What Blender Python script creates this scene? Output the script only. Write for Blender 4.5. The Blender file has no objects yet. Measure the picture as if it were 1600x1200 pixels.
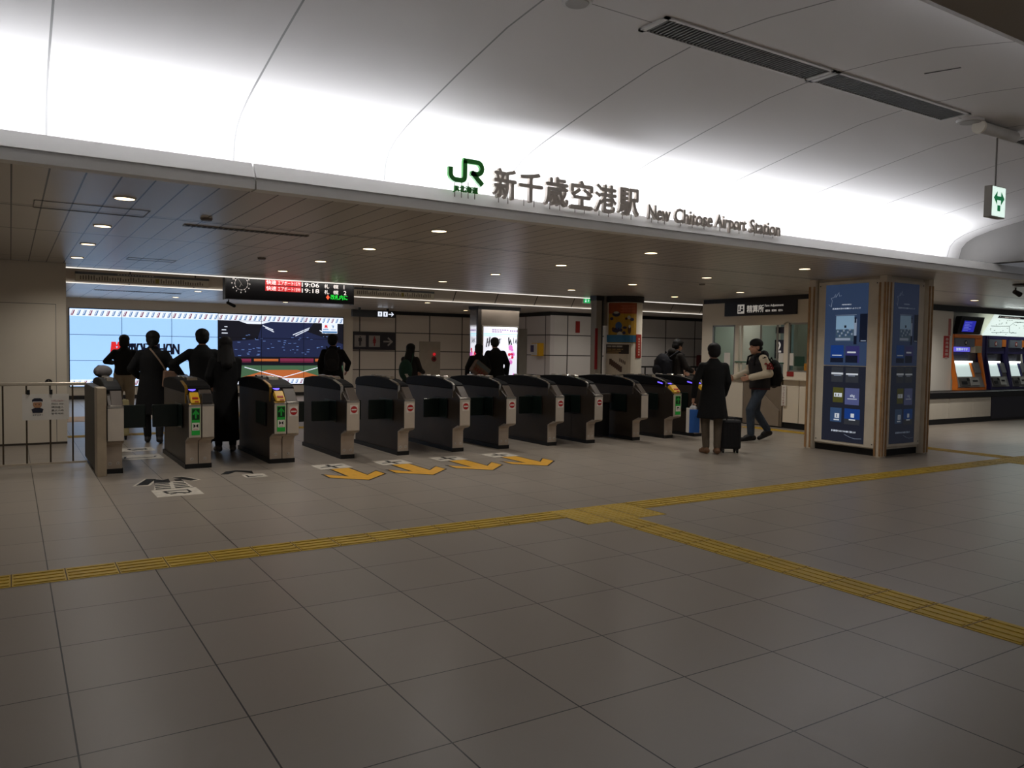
import bpy, bmesh, math, random
from mathutils import Vector, Matrix, Quaternion
random.seed(7)
SC = bpy.context.scene
COL = SC.collection
PI = math.pi

# ---------------------------------------------------------------- camera
F_PX = 1239.19
YAW, PITCH, ROLL = math.radians(32.3285), math.radians(2.5518), math.radians(0.8994)
EYE = Vector((-0.1918, -4.9802, 1.4869))
_fw = Vector((math.sin(YAW)*math.cos(PITCH), math.cos(YAW)*math.cos(PITCH), -math.sin(PITCH)))
_r0 = Vector((math.cos(YAW), -math.sin(YAW), 0))
_u0 = _r0.cross(_fw)
_rt = _r0*math.cos(ROLL) + _u0*math.sin(ROLL)
_up = -_r0*math.sin(ROLL) + _u0*math.cos(ROLL)
cam_data = bpy.data.cameras.new('camera')
cam_data.sensor_width = 36.0
cam_data.lens = F_PX*36.0/1600.0
cam_data.clip_start = 0.05
cam = bpy.data.objects.new('camera', cam_data)
COL.objects.link(cam)
m3 = Matrix((_rt, _up, -_fw)).transposed()
cam.matrix_world = Matrix.Translation(EYE) @ m3.to_4x4()
SC.camera = cam

# a survey of the place: a sight line through the camera meets a known plane of the building
def _ray(x, y): return _fw + _rt*((x-800)/F_PX) - _up*((y-600)/F_PX)
def at_y(x, y, Y): d = _ray(x, y); return EYE + d*((Y-EYE.y)/d.y)
def at_x(x, y, X): d = _ray(x, y); return EYE + d*((X-EYE.x)/d.x)
def at_z(x, y, Z): d = _ray(x, y); return EYE + d*((Z-EYE.z)/d.z)

# ---------------------------------------------------------------- world, exposure, large lights
w = bpy.data.worlds.new('world'); SC.world = w; w.use_nodes = True
bg = w.node_tree.nodes['Background']
bg.inputs[0].default_value = (0.92, 0.93, 1.0, 1); bg.inputs[1].default_value = 0.10
SC.view_settings.view_transform = 'Standard'
SC.view_settings.look = 'None'
SC.view_settings.exposure = 0.0
SC.view_settings.gamma = 1.0
SC.view_settings.use_curve_mapping = False

ZC = 2.62          # height of the panelled ceiling
def area(name, loc, sx, sy, power, color, rot=(0, 0, 0), spread=None):
    l = bpy.data.lights.new(name, 'AREA'); l.shape = 'RECTANGLE'; l.size = sx; l.size_y = sy
    l.energy = power; l.color = color
    if spread: l.spread = math.radians(spread)
    o = bpy.data.objects.new(name, l); o.location = loc; o.rotation_euler = rot; COL.objects.link(o)
    return o
COOL = (0.88, 0.93, 1.0); WARM = (1.0, 0.955, 0.90)
# the strip lamps in the cove behind the fascia, shining up onto the vault
area('cove_lamp', (4.9, 1.30, 2.76), 13.2, 0.08, 95, COOL, (PI - 0.6, 0, 0))
area('cove_lamp_up', (4.9, 1.22, 2.78), 13.2, 0.08, 70, COOL, (PI + 0.1, 0, 0))
# light lines tucked in the ceiling recess, washing its slope
area('recess_lamp', (8, 9.1, 2.70), 14, 0.08, 30, (1.0, 0.95, 0.88), (PI - 0.9, 0, 0))
area('recess_lamp_far', (8, 12.45, 2.60), 14, 0.06, 26, (1.0, 0.95, 0.88), (0.5, 0, 0))
# the far side of the same vault has a dimmer cove
area('cove_lamp_behind', (4.9, -2.9, 3.0), 13.2, 0.10, 46, COOL, (PI + 0.3, 0, 0))

def lin(c):
    def f(v):
        v /= 255.0
        return v/12.92 if v <= 0.04045 else ((v+0.055)/1.055)**2.4
    return (f(c[0]), f(c[1]), f(c[2]), 1.0)

# ---------------------------------------------------------------- materials
MATS = {}
def mat(name, rgb, rough=0.5, metal=0.0, var=0.06, scale=6.0, emit=0.0, ergb=None, spec=0.5, trans=0.0, bump=0.0, ior=1.45):
    if name in MATS: return MATS[name]
    m = bpy.data.materials.new(name); m.use_nodes = True
    nt = m.node_tree; N = nt.nodes; L = nt.links
    b = N['Principled BSDF']
    base = lin(rgb)
    b.inputs['Roughness'].default_value = rough
    b.inputs['Metallic'].default_value = metal
    b.inputs['Specular IOR Level'].default_value = spec
    b.inputs['IOR'].default_value = ior
    b.inputs['Transmission Weight'].default_value = trans
    tc = N.new('ShaderNodeTexCoord')
    nz = N.new('ShaderNodeTexNoise'); nz.inputs['Scale'].default_value = scale; nz.inputs['Detail'].default_value = 4
    L.new(tc.outputs['Object'], nz.inputs['Vector'])
    mr = N.new('ShaderNodeMapRange'); mr.inputs[1].default_value = 0.3; mr.inputs[2].default_value = 0.7
    mr.inputs[3].default_value = 1-var; mr.inputs[4].default_value = 1+var
    L.new(nz.outputs['Fac'], mr.inputs[0])
    mx = N.new('ShaderNodeVectorMath'); mx.operation = 'SCALE'
    mx.inputs[0].default_value = base[:3]
    L.new(mr.outputs[0], mx.inputs['Scale'])
    L.new(mx.outputs[0], b.inputs['Base Color'])
    if bump:
        bp = N.new('ShaderNodeBump'); bp.inputs['Strength'].default_value = bump; bp.inputs['Distance'].default_value = 0.01
        n2 = N.new('ShaderNodeTexNoise'); n2.inputs['Scale'].default_value = scale*14
        L.new(tc.outputs['Object'], n2.inputs['Vector']); L.new(n2.outputs['Fac'], bp.inputs['Height'])
        L.new(bp.outputs[0], b.inputs['Normal'])
    if emit:
        b.inputs['Emission Color'].default_value = lin(ergb or rgb)
        b.inputs['Emission Strength'].default_value = emit
    MATS[name] = m
    return m

def lines_mat(name, rgb, line_rgb, specs, rough=0.4, metal=0.0, var=0.05, cell=None, spec=0.5, noise=3.0, bumpy=0.0):
    """A panelled surface: specs are ('x', spacing, offset, half width) for repeating joints or ('y', None, position, half width) for single ones."""
    m = bpy.data.materials.new(name); m.use_nodes = True
    nt = m.node_tree; N = nt.nodes; L = nt.links
    b = N['Principled BSDF']; b.inputs['Roughness'].default_value = rough; b.inputs['Metallic'].default_value = metal
    b.inputs['Specular IOR Level'].default_value = spec
    g = N.new('ShaderNodeNewGeometry'); sp = N.new('ShaderNodeSeparateXYZ'); L.new(g.outputs['Position'], sp.inputs[0])
    def math_(op, a, c=None):
        n = N.new('ShaderNodeMath'); n.operation = op
        for i, v in enumerate((a, c)):
            if v is None: continue
            if isinstance(v, (int, float)): n.inputs[i].default_value = v
            else: L.new(v, n.inputs[i])
        return n.outputs[0]
    tot = None; cells = []
    for ax, spc, off, hw in specs:
        p = sp.outputs['xyz'.index(ax)]
        q = math_('SUBTRACT', p, off)
        if spc:
            q = math_('DIVIDE', q, spc)
            cells.append(math_('FLOOR', q))
            q = math_('ABSOLUTE', math_('SUBTRACT', math_('FRACT', math_('ADD', q, 0.5)), 0.5))
            k = math_('LESS_THAN', q, hw/spc)
        else:
            k = math_('LESS_THAN', math_('ABSOLUTE', q), hw)
            cells.append(math_('GREATER_THAN', q, 0.0))
        tot = k if tot is None else math_('MAXIMUM', tot, k)
    cx = N.new('ShaderNodeCombineXYZ')
    acc = [None, None]
    for i, cc in enumerate(cells):
        s = i % 2
        acc[s] = cc if acc[s] is None else math_('ADD', math_('MULTIPLY', acc[s], 3.7), cc)
    for i, a in enumerate(acc):
        if a is not None: L.new(a, cx.inputs[i])
    wn = N.new('ShaderNodeTexWhiteNoise'); wn.noise_dimensions = '3D'; L.new(cx.outputs[0], wn.inputs['Vector'])
    nz = N.new('ShaderNodeTexNoise'); nz.inputs['Scale'].default_value = noise; nz.inputs['Detail'].default_value = 5
    L.new(g.outputs['Position'], nz.inputs['Vector'])
    f = math_('ADD', math_('MULTIPLY', math_('SUBTRACT', wn.outputs['Value'], 0.5), var*(1.2 if cell is None else cell)), math_('MULTIPLY', math_('SUBTRACT', nz.outputs['Fac'], 0.5), var*2))
    f = math_('ADD', f, 1.0)
    sc_ = N.new('ShaderNodeVectorMath'); sc_.operation = 'SCALE'; sc_.inputs[0].default_value = lin(rgb)[:3]; L.new(f, sc_.inputs['Scale'])
    mx = N.new('ShaderNodeMix'); mx.data_type = 'RGBA'
    L.new(tot, mx.inputs[0]); L.new(sc_.outputs[0], mx.inputs[6]); mx.inputs[7].default_value = lin(line_rgb)
    L.new(mx.outputs[2], b.inputs['Base Color'])
    if bumpy:
        bp = N.new('ShaderNodeBump'); bp.inputs['Strength'].default_value = bumpy; bp.inputs['Distance'].default_value = 0.004
        L.new(math_('SUBTRACT', 1.0, tot), bp.inputs['Height']); L.new(bp.outputs[0], b.inputs['Normal'])
    MATS[name] = m
    return m

def lamp_mat(name, rgb, s):
    return mat(name, rgb, rough=0.4, var=0.0, emit=s)

white = mat('white_paint', (226, 220, 208), 0.45)
cream = mat('cream_panel', (232, 222, 204), 0.5)
black = mat('black_trim', (14, 13, 13), 0.5)
dark = mat('dark_grey_panel', (34, 31, 30), 0.4)
steel = mat('brushed_steel', (150, 140, 128), 0.34, 0.85, var=0.12, scale=3)
steel_dark = mat('dark_steel', (104, 94, 84), 0.26, 0.7, var=0.15, scale=2)
smoke = mat('smoked_plastic', (11, 10, 11), 0.6, spec=0.15)
chrome = mat('bright_chrome', (215, 208, 196), 0.18, 0.95)
green_flap = mat('dark_green_flap', (14, 26, 22), 0.3)
ink = mat('ink_black', (12, 11, 12), 0.5)
paper = mat('paper_white', (228, 222, 212), 0.6, var=0.03)
red = mat('sign_red', (170, 32, 30), 0.45)
yellow = mat('sign_yellow', (222, 168, 28), 0.45)
wood = mat('wood_strip', (172, 132, 90), 0.5, var=0.2, scale=12)

# ---------------------------------------------------------------- mesh helpers
class MB:
    """collects shapes and links them as ONE mesh object"""
    def __init__(self): self.v = []; self.f = []; self.mi = []
    def add(self, vs, fs, m=0):
        o = len(self.v); self.v += [Vector(p) for p in vs]
        for f in fs: self.f.append([o+i for i in f]); self.mi.append(m)
        return self
    def box(self, x0, y0, z0, x1, y1, z1, m=0):
        x0, x1 = sorted((x0, x1)); y0, y1 = sorted((y0, y1)); z0, z1 = sorted((z0, z1))
        return self.add([(x0,y0,z0),(x1,y0,z0),(x1,y1,z0),(x0,y1,z0),(x0,y0,z1),(x1,y0,z1),(x1,y1,z1),(x0,y1,z1)],
            [(0,3,2,1),(4,5,6,7),(0,1,5,4),(1,2,6,5),(2,3,7,6),(3,0,4,7)], m)
    def prism(self, pts, axis, a, b, m=0):
        """pts is an outline in the two other axes (x: (y,z), y: (x,z), z: (x,y))"""
        n = len(pts)
        def P(p, t): return (t, p[0], p[1]) if axis == 'x' else (p[0], t, p[1]) if axis == 'y' else (p[0], p[1], t)
        vs = [P(p, a) for p in pts] + [P(p, b) for p in pts]
        fs = [tuple(range(n))[::-1], tuple(range(n, 2*n))] + [(i, (i+1) % n, n+(i+1) % n, n+i) for i in range(n)]
        return self.add(vs, fs, m)
    def slab(self, pts, nrm, t, m=0):
        """a polygon in space given thickness t along nrm"""
        n = len(pts); nrm = Vector(nrm)*t
        vs = [Vector(p) for p in pts] + [Vector(p)+nrm for p in pts]
        fs = [tuple(range(n))[::-1], tuple(range(n, 2*n))] + [(i, (i+1) % n, n+(i+1) % n, n+i) for i in range(n)]
        return self.add(vs, fs, m)
    def loft(self, rings, m=0, caps=True):
        n = len(rings[0]); vs = [p for r in rings for p in r]; fs = []
        for k in range(len(rings)-1):
            for i in range(n):
                j = (i+1) % n
                fs.append((k*n+i, k*n+j, (k+1)*n+j, (k+1)*n+i))
        if caps: fs.append(tuple(range(n))[::-1]); fs.append(tuple(range((len(rings)-1)*n, len(rings)*n)))
        return self.add(vs, fs, m)
    def tube(self, p0, p1, r0, r1=None, n=12, m=0):
        r1 = r0 if r1 is None else r1
        p0 = Vector(p0); p1 = Vector(p1); d = (p1-p0).normalized()
        a = d.orthogonal().normalized(); b = d.cross(a)
        rg = lambda c, r: [c + a*(r*math.cos(2*PI*i/n)) + b*(r*math.sin(2*PI*i/n)) for i in range(n)]
        return self.loft([rg(p0, r0), rg(p1, r1)], m)
    def capsule(self, p0, p1, r0, r1=None, n=12, m=0):
        r1 = r0 if r1 is None else r1
        p0 = Vector(p0); p1 = Vector(p1); d = (p1-p0)
        d = d.normalized() if d.length > 1e-6 else Vector((0, 0, 1))
        a = d.orthogonal().normalized(); b = d.cross(a); rings = []
        for k in range(4):
            t = -PI/2 + (k+0.5)*PI/8
            rings.append((p0 + d*(r0*math.sin(t)), r0*math.cos(t)))
        for k in range(4):
            t = (k+0.5)*PI/8
            rings.append((p1 + d*(r1*math.sin(t)), r1*math.cos(t)))
        return self.loft([[c + a*(r*math.cos(2*PI*i/n)) + b*(r*math.sin(2*PI*i/n)) for i in range(n)] for c, r in rings], m)
    def ell(self, c, r, n=16, k=9, rot=None, m=0):
        c = Vector(c); rings = []
        for j in range(k):
            t = -PI/2 + (j+0.5)*PI/k
            rg = [Vector((r[0]*math.cos(t)*math.cos(2*PI*i/n), r[1]*math.cos(t)*math.sin(2*PI*i/n), r[2]*math.sin(t))) for i in range(n)]
            if rot: rg = [rot @ p for p in rg]
            rings.append([c+p for p in rg])
        return self.loft(rings, m)
    def path(self, pts, r, n=8, m=0):
        for a, b in zip(pts[:-1], pts[1:]): self.capsule(a, b, r, r, n, m)
        return self
    def stroke(self, pts, wd, o, r, u, t=0.004, m=0):
        """a flat pen stroke through 2D points in the plane (o, r, u)"""
        o = Vector(o); r = Vector(r).normalized(); u = Vector(u).normalized(); nn = r.cross(u)
        L = []; Rr = []
        P = [Vector((p[0], p[1])) for p in pts]
        for i, p in enumerate(P):
            d = (P[min(i+1, len(P)-1)] - P[max(i-1, 0)]).normalized(); q = Vector((-d.y, d.x))*wd/2
            if 0 < i < len(P)-1:
                d1 = (P[i]-P[i-1]).normalized(); q /= max(0.5, abs(d1.dot(d)))
            L.append(p+q); Rr.append(p-q)
        for i in range(len(P)-1):
            quad = [L[i], Rr[i], Rr[i+1], L[i+1]]
            self.slab([o + r*p.x + u*p.y for p in quad], nn, t, m)
        return self
    def rect(self, x0, y0, x1, y1, o, r, u, t=0.004, m=0):
        o = Vector(o); r = Vector(r).normalized(); u = Vector(u).normalized()
        return self.slab([o+r*x0+u*y0, o+r*x1+u*y0, o+r*x1+u*y1, o+r*x0+u*y1], r.cross(u), t, m)
    def disc(self, cx, cy, rad, o, r, u, t=0.004, m=0, n=24):
        o = Vector(o); r = Vector(r).normalized(); u = Vector(u).normalized()
        return self.slab([o + r*(cx+rad*math.cos(2*PI*i/n)) + u*(cy+rad*math.sin(2*PI*i/n)) for i in range(n)], r.cross(u), t, m)
    def mesh(self, name, mats):
        me = bpy.data.meshes.new(name)
        me.from_pydata([tuple(p) for p in self.v], [], self.f)
        for mm in (mats if isinstance(mats, (list, tuple)) else [mats]): me.materials.append(mm)
        for p, k in zip(me.polygons, self.mi): p.material_index = k
        bm = bmesh.new(); bm.from_mesh(me); bmesh.ops.recalc_face_normals(bm, faces=bm.faces); bm.to_mesh(me); bm.free()
        return me
    def build(self, name, mats, parent=None, world=False, smooth=False, bevel=0.0, label=None):
        if parent is not None and world:
            off = parent.location; self.v = [p-off for p in self.v]
        o = bpy.data.objects.new(name, self.mesh(name, mats)); COL.objects.link(o)
        if parent is not None: o.parent = parent
        if smooth:
            for p in o.data.polygons: p.use_smooth = True
        if bevel:
            b = o.modifiers.new('bevel', 'BEVEL'); b.width = bevel; b.segments = 2; b.limit_method = 'ANGLE'; b.angle_limit = 0.6
        if label: o['label'] = label
        return o

def thing(name, label, cat, loc=(0, 0, 0), rz=0.0, group=None):
    o = bpy.data.objects.new(name, None); COL.objects.link(o); o.empty_display_size = 0.1
    o.location = loc; o.rotation_euler = (0, 0, rz)
    return tag(o, label, cat, group)
def tag(o, label, cat, group=None):
    o['label'] = label; o['category'] = cat
    if group: o['group'] = group
    return o
def structure(o): o['kind'] = 'structure'; return o
def dup(root, loc, label=None, rz=None):
    r = root.copy(); COL.objects.link(r); r.location = loc
    if rz is not None: r.rotation_euler = (0, 0, rz)
    if label: r['label'] = label
    for ch in list(root.children):
        c = ch.copy(); COL.objects.link(c); c.parent = r
        for g in list(ch.children):
            d = g.copy(); COL.objects.link(d); d.parent = c
    return r

def text(name, s, o, r, u, h, wd=None, m=None, parent=None, depth=0.004, bold=0.0, label=None, world=True):
    """lettering as a mesh: lower left corner o, reading along r, up along u, height h, stretched to width wd"""
    cu = bpy.data.curves.new(name, 'FONT'); cu.body = s; cu.size = 1.0; cu.extrude = 0.0
    cu.resolution_u = 3
    t = bpy.data.objects.new(name, cu); COL.objects.link(t)
    dg = bpy.context.evaluated_depsgraph_get()
    me = bpy.data.meshes.new_from_object(t.evaluated_get(dg))
    bpy.data.objects.remove(t); bpy.data.curves.remove(cu)
    if not me.vertices: return None
    if bold:
        bb = bmesh.new()
        for dx, dy in ((-bold, 0), (bold, 0), (0, bold), (0, -bold)):
            me.transform(Matrix.Translation((dx, dy, 0))); bb.from_mesh(me); me.transform(Matrix.Translation((-dx, -dy, 0)))
        nv = len(me.vertices)
        bb.to_mesh(me); bb.free()
    xs = [v.co.x for v in me.vertices]; ys = [v.co.y for v in me.vertices]
    x0, x1, y0, y1 = min(xs), max(xs), min(ys), max(ys)
    sy = h/(y1-y0); sx = sy if wd is None else wd/(x1-x0)
    o = Vector(o); r = Vector(r).normalized(); u = Vector(u).normalized(); nn = r.cross(u)
    bm = bmesh.new(); bm.from_mesh(me)
    lay = bm.verts.layers.int.new('copy')
    if bold:
        for i, v in enumerate(bm.verts): v[lay] = i//nv
    else: bmesh.ops.remove_doubles(bm, verts=bm.verts, dist=1e-6)
    ext = bmesh.ops.extrude_face_region(bm, geom=list(bm.faces))
    top = [g for g in ext['geom'] if isinstance(g, bmesh.types.BMVert)]
    tops = set(top)
    off = parent.location if (parent is not None and world) else Vector((0, 0, 0))
    for v in bm.verts:
        p = o + r*((v.co.x-x0)*sx) + u*((v.co.y-y0)*sy)
        if v in tops: p = p + nn*(depth+0.0006*v[lay])
        v.co = p - off
    bmesh.ops.recalc_face_normals(bm, faces=bm.faces)
    bm.verts.layers.int.remove(lay)
    bm.to_mesh(me); bm.free()
    me.materials.clear(); me.materials.append(m)
    ob = bpy.data.objects.new(name, me); COL.objects.link(ob)
    if parent is not None: ob.parent = parent
    if label: ob['label'] = label
    return ob
X_, Y_, Z_ = Vector((1, 0, 0)), Vector((0, 1, 0)), Vector((0, 0, 1))

# ---------------------------------------------------------------- the setting
m_floor = lines_mat('floor_tiles', (154, 144, 132), (32, 29, 26), [('x', 0.6, 0, 0.0034), ('y', 0.6, 0, 0.0030)], rough=0.34, var=0.05, noise=1.1, bumpy=0.12, spec=0.4)
m_soffit = lines_mat('ceiling_panels', (200, 193, 185), (16, 13, 11), [('x', 0.21367, 0.04, 0.0058), ('y', None, 2.80, 0.008), ('y', None, 2.88, 0.018), ('y', None, 4.48, 0.016), ('y', None, 7.45, 0.009), ('y', None, 8.25, 0.02)], rough=0.33, metal=0.2, var=0.03)
m_soffit_far = lines_mat('ceiling_panels_far', (200, 193, 185), (16, 13, 11), [('x', 0.427, 0.04, 0.007), ('y', 1.65, 14.2, 0.01)], rough=0.33, metal=0.2, var=0.03)
m_vault = lines_mat('vault_plaster', (196, 192, 190), (112, 110, 108), [('x', 1.283, 0.04, 0.007), ('y', None, -0.98, 0.005)], rough=0.6, var=0.012, cell=0.4, noise=0.8)
m_tile = lines_mat('wall_tiles', (200, 188, 174), (40, 34, 30), [('x', 1.21, 9.02, 0.018), ('z', 0.588, 1.935, 0.014)], rough=0.4, var=0.04)
m_tile_b = lines_mat('wall_tiles_right', (208, 202, 196), (44, 39, 36), [('x', 1.35, 18.3, 0.018), ('z', 0.62, 1.92, 0.014)], rough=0.35, var=0.03)
m_tile_c = lines_mat('wall_tiles_side', (204, 196, 192), (48, 42, 40), [('y', 1.1, 14.95, 0.018), ('z', 0.62, 1.92, 0.014)], rough=0.35, var=0.03)
m_recess = lines_mat('recess_panels', (165, 154, 142), (20, 17, 15), [('x', 1.2, 0.6, 0.012)], rough=0.35, var=0.03)
m_wall = mat('wall_cream', (226, 215, 196), 0.55, var=0.03, scale=1.2)

o = structure(MB().box(-9, -10, -0.06, 34, 20, 0).build('floor', m_floor))

prof = [(1.62, 2.70), (1.60, 2.95), (1.56, 3.10), (1.49, 3.18), (1.36, 3.25), (1.16, 3.31), (0.99, 3.35), (0.63, 3.42), (0.29, 3.485), (0.0, 3.535),
        (-0.43, 3.605), (-0.83, 3.635), (-1.1, 3.63), (-1.5, 3.605), (-1.96, 3.55), (-2.3, 3.48), (-2.7, 3.38), (-3.05, 3.27), (-3.3, 3.15), (-3.4, 2.9)]
mb = MB()
rings = []
for X in (-9, 11.95):
    rings.append([(X, y, z) for y, z in prof] + [(X, y, z+0.08) for y, z in prof[::-1]])
mb.loft(rings)
o = structure(mb.build('ceiling_vault', m_vault, smooth=False))
for p in o.data.polygons: p.use_smooth = len(p.vertices) == 4
# smooth profile, so the long faces are shaded as one curve
mod = o.modifiers.new('edges', 'EDGE_SPLIT'); mod.split_angle = math.radians(50)

m_fascia = mat('fascia_paint', (236, 234, 230), 0.5, var=0.015, scale=1)
gap = 1.335
for k, (a, b) in enumerate(((-9, gap-0.006), (gap+0.006, 30))):
    mb = MB()
    mb.prism([(0.97, ZC), (0.97, 2.680), (1.0, 2.684), (1.0, 2.701), (0.97, 2.705), (1.06, 2.825), (1.09, 2.825), (1.09, ZC)], 'x', a, b)
    structure(mb.build('trim_%d' % (k+1), m_fascia))
mb = MB().box(-9, 1.09, 2.68, 30, 1.75, 2.70)
structure(mb.build('trim_3', m_fascia))
# the panelled ceiling over the gates, the recess beyond it and the ceiling of the paid area
structure(MB().box(-9, 1.09, ZC, 30, 8.84, ZC+0.06).build('ceiling_panels', m_soffit))
structure(MB().box(-9, 12.32, ZC, 30, 20, ZC+0.06).build('ceiling_panels_beyond', m_soffit_far))
mb = MB()
mb.add([(-9, 12.32, ZC), (30, 12.32, ZC), (30, 12.02, 3.05), (-9, 12.02, 3.05)], [(0, 1, 2, 3)])
mb.add([(-9, 8.84, 3.05), (30, 8.84, 3.05), (30, 12.02, 3.05), (-9, 12.02, 3.05)], [(0, 1, 2, 3)])
mb.add([(-9, 8.84, ZC), (30, 8.84, ZC), (30, 8.84, 3.05), (-9, 8.84, 3.05)], [(0, 1, 2, 3)])
structure(mb.build('ceiling_recess', m_recess))
# the low ceiling behind, across the vault
m_low = lines_mat('low_ceiling', (150, 142, 132), (24, 22, 20), [('x', 1.6, 4.02, 0.012)], rough=0.5, var=0.03)
o = structure(MB().box(-9, -10, 2.90, 30, -3.06, 3.30).build('ceiling_low', m_low, bevel=0.07))
# end of the vault
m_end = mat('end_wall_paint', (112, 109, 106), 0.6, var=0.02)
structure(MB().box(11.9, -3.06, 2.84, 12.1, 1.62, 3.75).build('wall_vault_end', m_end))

# left wall with its flush door
xd = at_y(88.5, 600, 8.25).x
structure(MB().box(-9, 8.25, 0, 0.5, 8.35, ZC).build('wall_left', m_wall))
structure(MB().box(0.40, 8.35, 0, 0.5, 18.3, ZC).build('wall_left_return', m_wall))
structure(MB().box(-9, 8.244, 0, 0.5, 8.25, 0.03).build('baseboard_left', mat('baseboard_grey', (70, 62, 54), 0.5)))
d = MB().box(-2.2, 8.238, 0.03, xd-0.006, 8.25, 2.02).build('door_1', m_wall); structure(d)
fr = MB().box(xd-0.006, 8.246, 0.03, xd, 8.25, 2.026).box(-2.2, 8.246, 2.02, xd, 8.25, 2.026).build('door_gap', black, d)
c = at_y(76, 597, 8.23)
kb = MB()
kb.tube((c.x, 8.238, c.z), (c.x, 8.228, c.z), 0.045, n=20)
for k in range(4):
    a = PI/4+k*PI/2
kb.box(c.x-0.03, 8.222, c.z-0.006, c.x+0.03, 8.23, c.z+0.006, 1).box(c.x-0.006, 8.222, c.z-0.03, c.x+0.006, 8.23, c.z+0.03, 1)
kb.build('door_handle', [ink, steel], d)

structure(MB().box(0.5, 18.3, 0, 8.72, 18.6, ZC).build('wall_back', mat('wall_back_beige', (204, 192, 174), 0.5, var=0.03, scale=1)))
structure(MB().box(0.5, 18.285, 0, 8.72, 18.3, 0.1).build('baseboard_back', dark))
structure(MB().box(8.72, 18.5, 0, 13.7, 18.7, ZC).build('wall_back_tiled', m_tile))
structure(MB().box(8.72, 18.47, 2.52, 13.6, 18.5, ZC).build('trim_4', black))
structure(MB().box(13.6, 14.7, 0, 13.75, 18.7, ZC).build('wall_side_tiled', m_tile_c))
structure(MB().box(13.585, 14.7, 2.50, 13.6, 18.5, ZC).build('trim_5', black))
structure(MB().box(13.752, 14.7, 0, 30, 14.85, ZC).build('wall_right_tiled', m_tile_b))
structure(MB().box(13.585, 14.68, 2.52, 30, 14.7, ZC).build('trim_6', black))
structure(MB().box(13.0, 5.3, 0, 30, 5.4, ZC).build('wall_ticket', mat('wall_ticket_white', (230, 224, 212), 0.5, var=0.02, scale=1)))
xw = at_y(1487, 560, 5.0).x
structure(MB().box(15.4, 5.0, 0.69, xw, 5.3, ZC).build('wall_ticket_left', MATS['wall_ticket_white']))
structure(MB().box(15.4, 4.96, 2.49, 30, 5.0, ZC).build('trim_7', mat('dark_green_trim', (32, 36, 34), 0.4)))

# ---------------------------------------------------------------- lamps of the place and added fill spots
m_strip = lamp_mat('strip_light_white', (255, 250, 240), 1.1)
for nm, y, lab in (('light_strip', 8.86, 'thin white light line along the near edge of the ceiling recess'), ('light_strip', 12.30, 'thin white light line along the far edge of the ceiling recess')):
    o = MB().box(0.5, y-0.012, ZC-0.014, 19, y+0.012, ZC-0.001).build(nm, m_strip)
    tag(o, lab, 'light', 'light lines of the recess')
m_disk = lamp_mat('downlight_glow', (255, 226, 178), 5.0)
m_ring = mat('downlight_ring', (200, 196, 186), 0.4)
def make_downlight():
    t = thing('downlight', '', 'light', (0, 0, 0), group='downlights in the panelled ceiling')
    mb = MB()
    n = 24
    for a, b, z0, z1 in ((0.085, 0.072, -0.006, -0.006),):
        vs = [(a*math.cos(2*PI*i/n), a*math.sin(2*PI*i/n), 0) for i in range(n)] + [(a*math.cos(2*PI*i/n), a*math.sin(2*PI*i/n), -0.006) for i in range(n)] + [(b*math.cos(2*PI*i/n), b*math.sin(2*PI*i/n), -0.008) for i in range(n)]
        fs = []
        for i in range(n):
            j = (i+1) % n
            fs += [(i, j, n+j, n+i), (n+i, n+j, 2*n+j, 2*n+i)]
        mb.add(vs, fs)
    mb.build('trim_ring', m_ring, t)
    MB().tube((0, 0, -0.002), (0, 0, -0.006), 0.072, n=24).build('lens', m_disk, t)
    return t
rows = [(1.97, 'the front row'), (3.74, 'the second row'), (5.45, 'the third row'), (7.2, 'the fourth row')]
cols = [(0.58, 'in line with the left wall edge'), (3.34, 'above the left no-entry gates'), (6.08, 'above the middle gates'), (8.82, 'above the waiting man with suitcase'), (11.48, 'in front of the fare window')]
proto = None
def lamp_at(x, y, label, power, lit=True):
    global proto
    if proto is None: proto = make_downlight(); o = proto; o.location = (x, y, ZC); o['label'] = label
    else: o = dup(proto, (x, y, ZC), label)
    if lit:
        l = bpy.data.lights.new('downlight_lamp', 'SPOT'); l.energy = power; l.color = WARM; l.spot_size = math.radians(150); l.spot_blend = 0.9; l.shadow_soft_size = 0.05
        s = bpy.data.objects.new('downlight_lamp', l); s.location = (x, y, ZC-0.03); COL.objects.link(s)
P_NEAR = 38
for y, rn in rows:
    for x, cn in cols:
        if y < 2.5 and x > 11: continue
        lamp_at(x, y, 'round ceiling downlight in %s, %s' % (rn, cn), P_NEAR)
lamp_at(16.41, 3.70, 'round warm ceiling downlight in front of the ticket machines', 110)
for x, y, lab in ((3.25, 13.2, 'round downlight beyond the recess, lower right of two left of the board'), (3.25, 15.95, 'round downlight above the middle of the video wall'), (5.95, 15.95, 'round downlight just below the departure board'),
                  (8.77, 13.25, 'round downlight above the hanging toilet sign'), (11.45, 16.1, 'round downlight left of the lit poster column')):
    lamp_at(x, y, lab, 42)
for x, y in ((0.6, 13.2), (0.6, 15.95), (6.0, 13.2), (8.8, 15.95), (11.5, 13.2), (14.5, 13.2), (17.2, 13.2)):
    l = bpy.data.lights.new('far_lamp', 'SPOT'); l.energy = 42; l.color = WARM; l.spot_size = math.radians(150); l.spot_blend = 0.9; l.shadow_soft_size = 0.05
    s = bpy.data.objects.new('far_lamp', l); s.location = (x, y, ZC-0.03); COL.objects.link(s)

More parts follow.
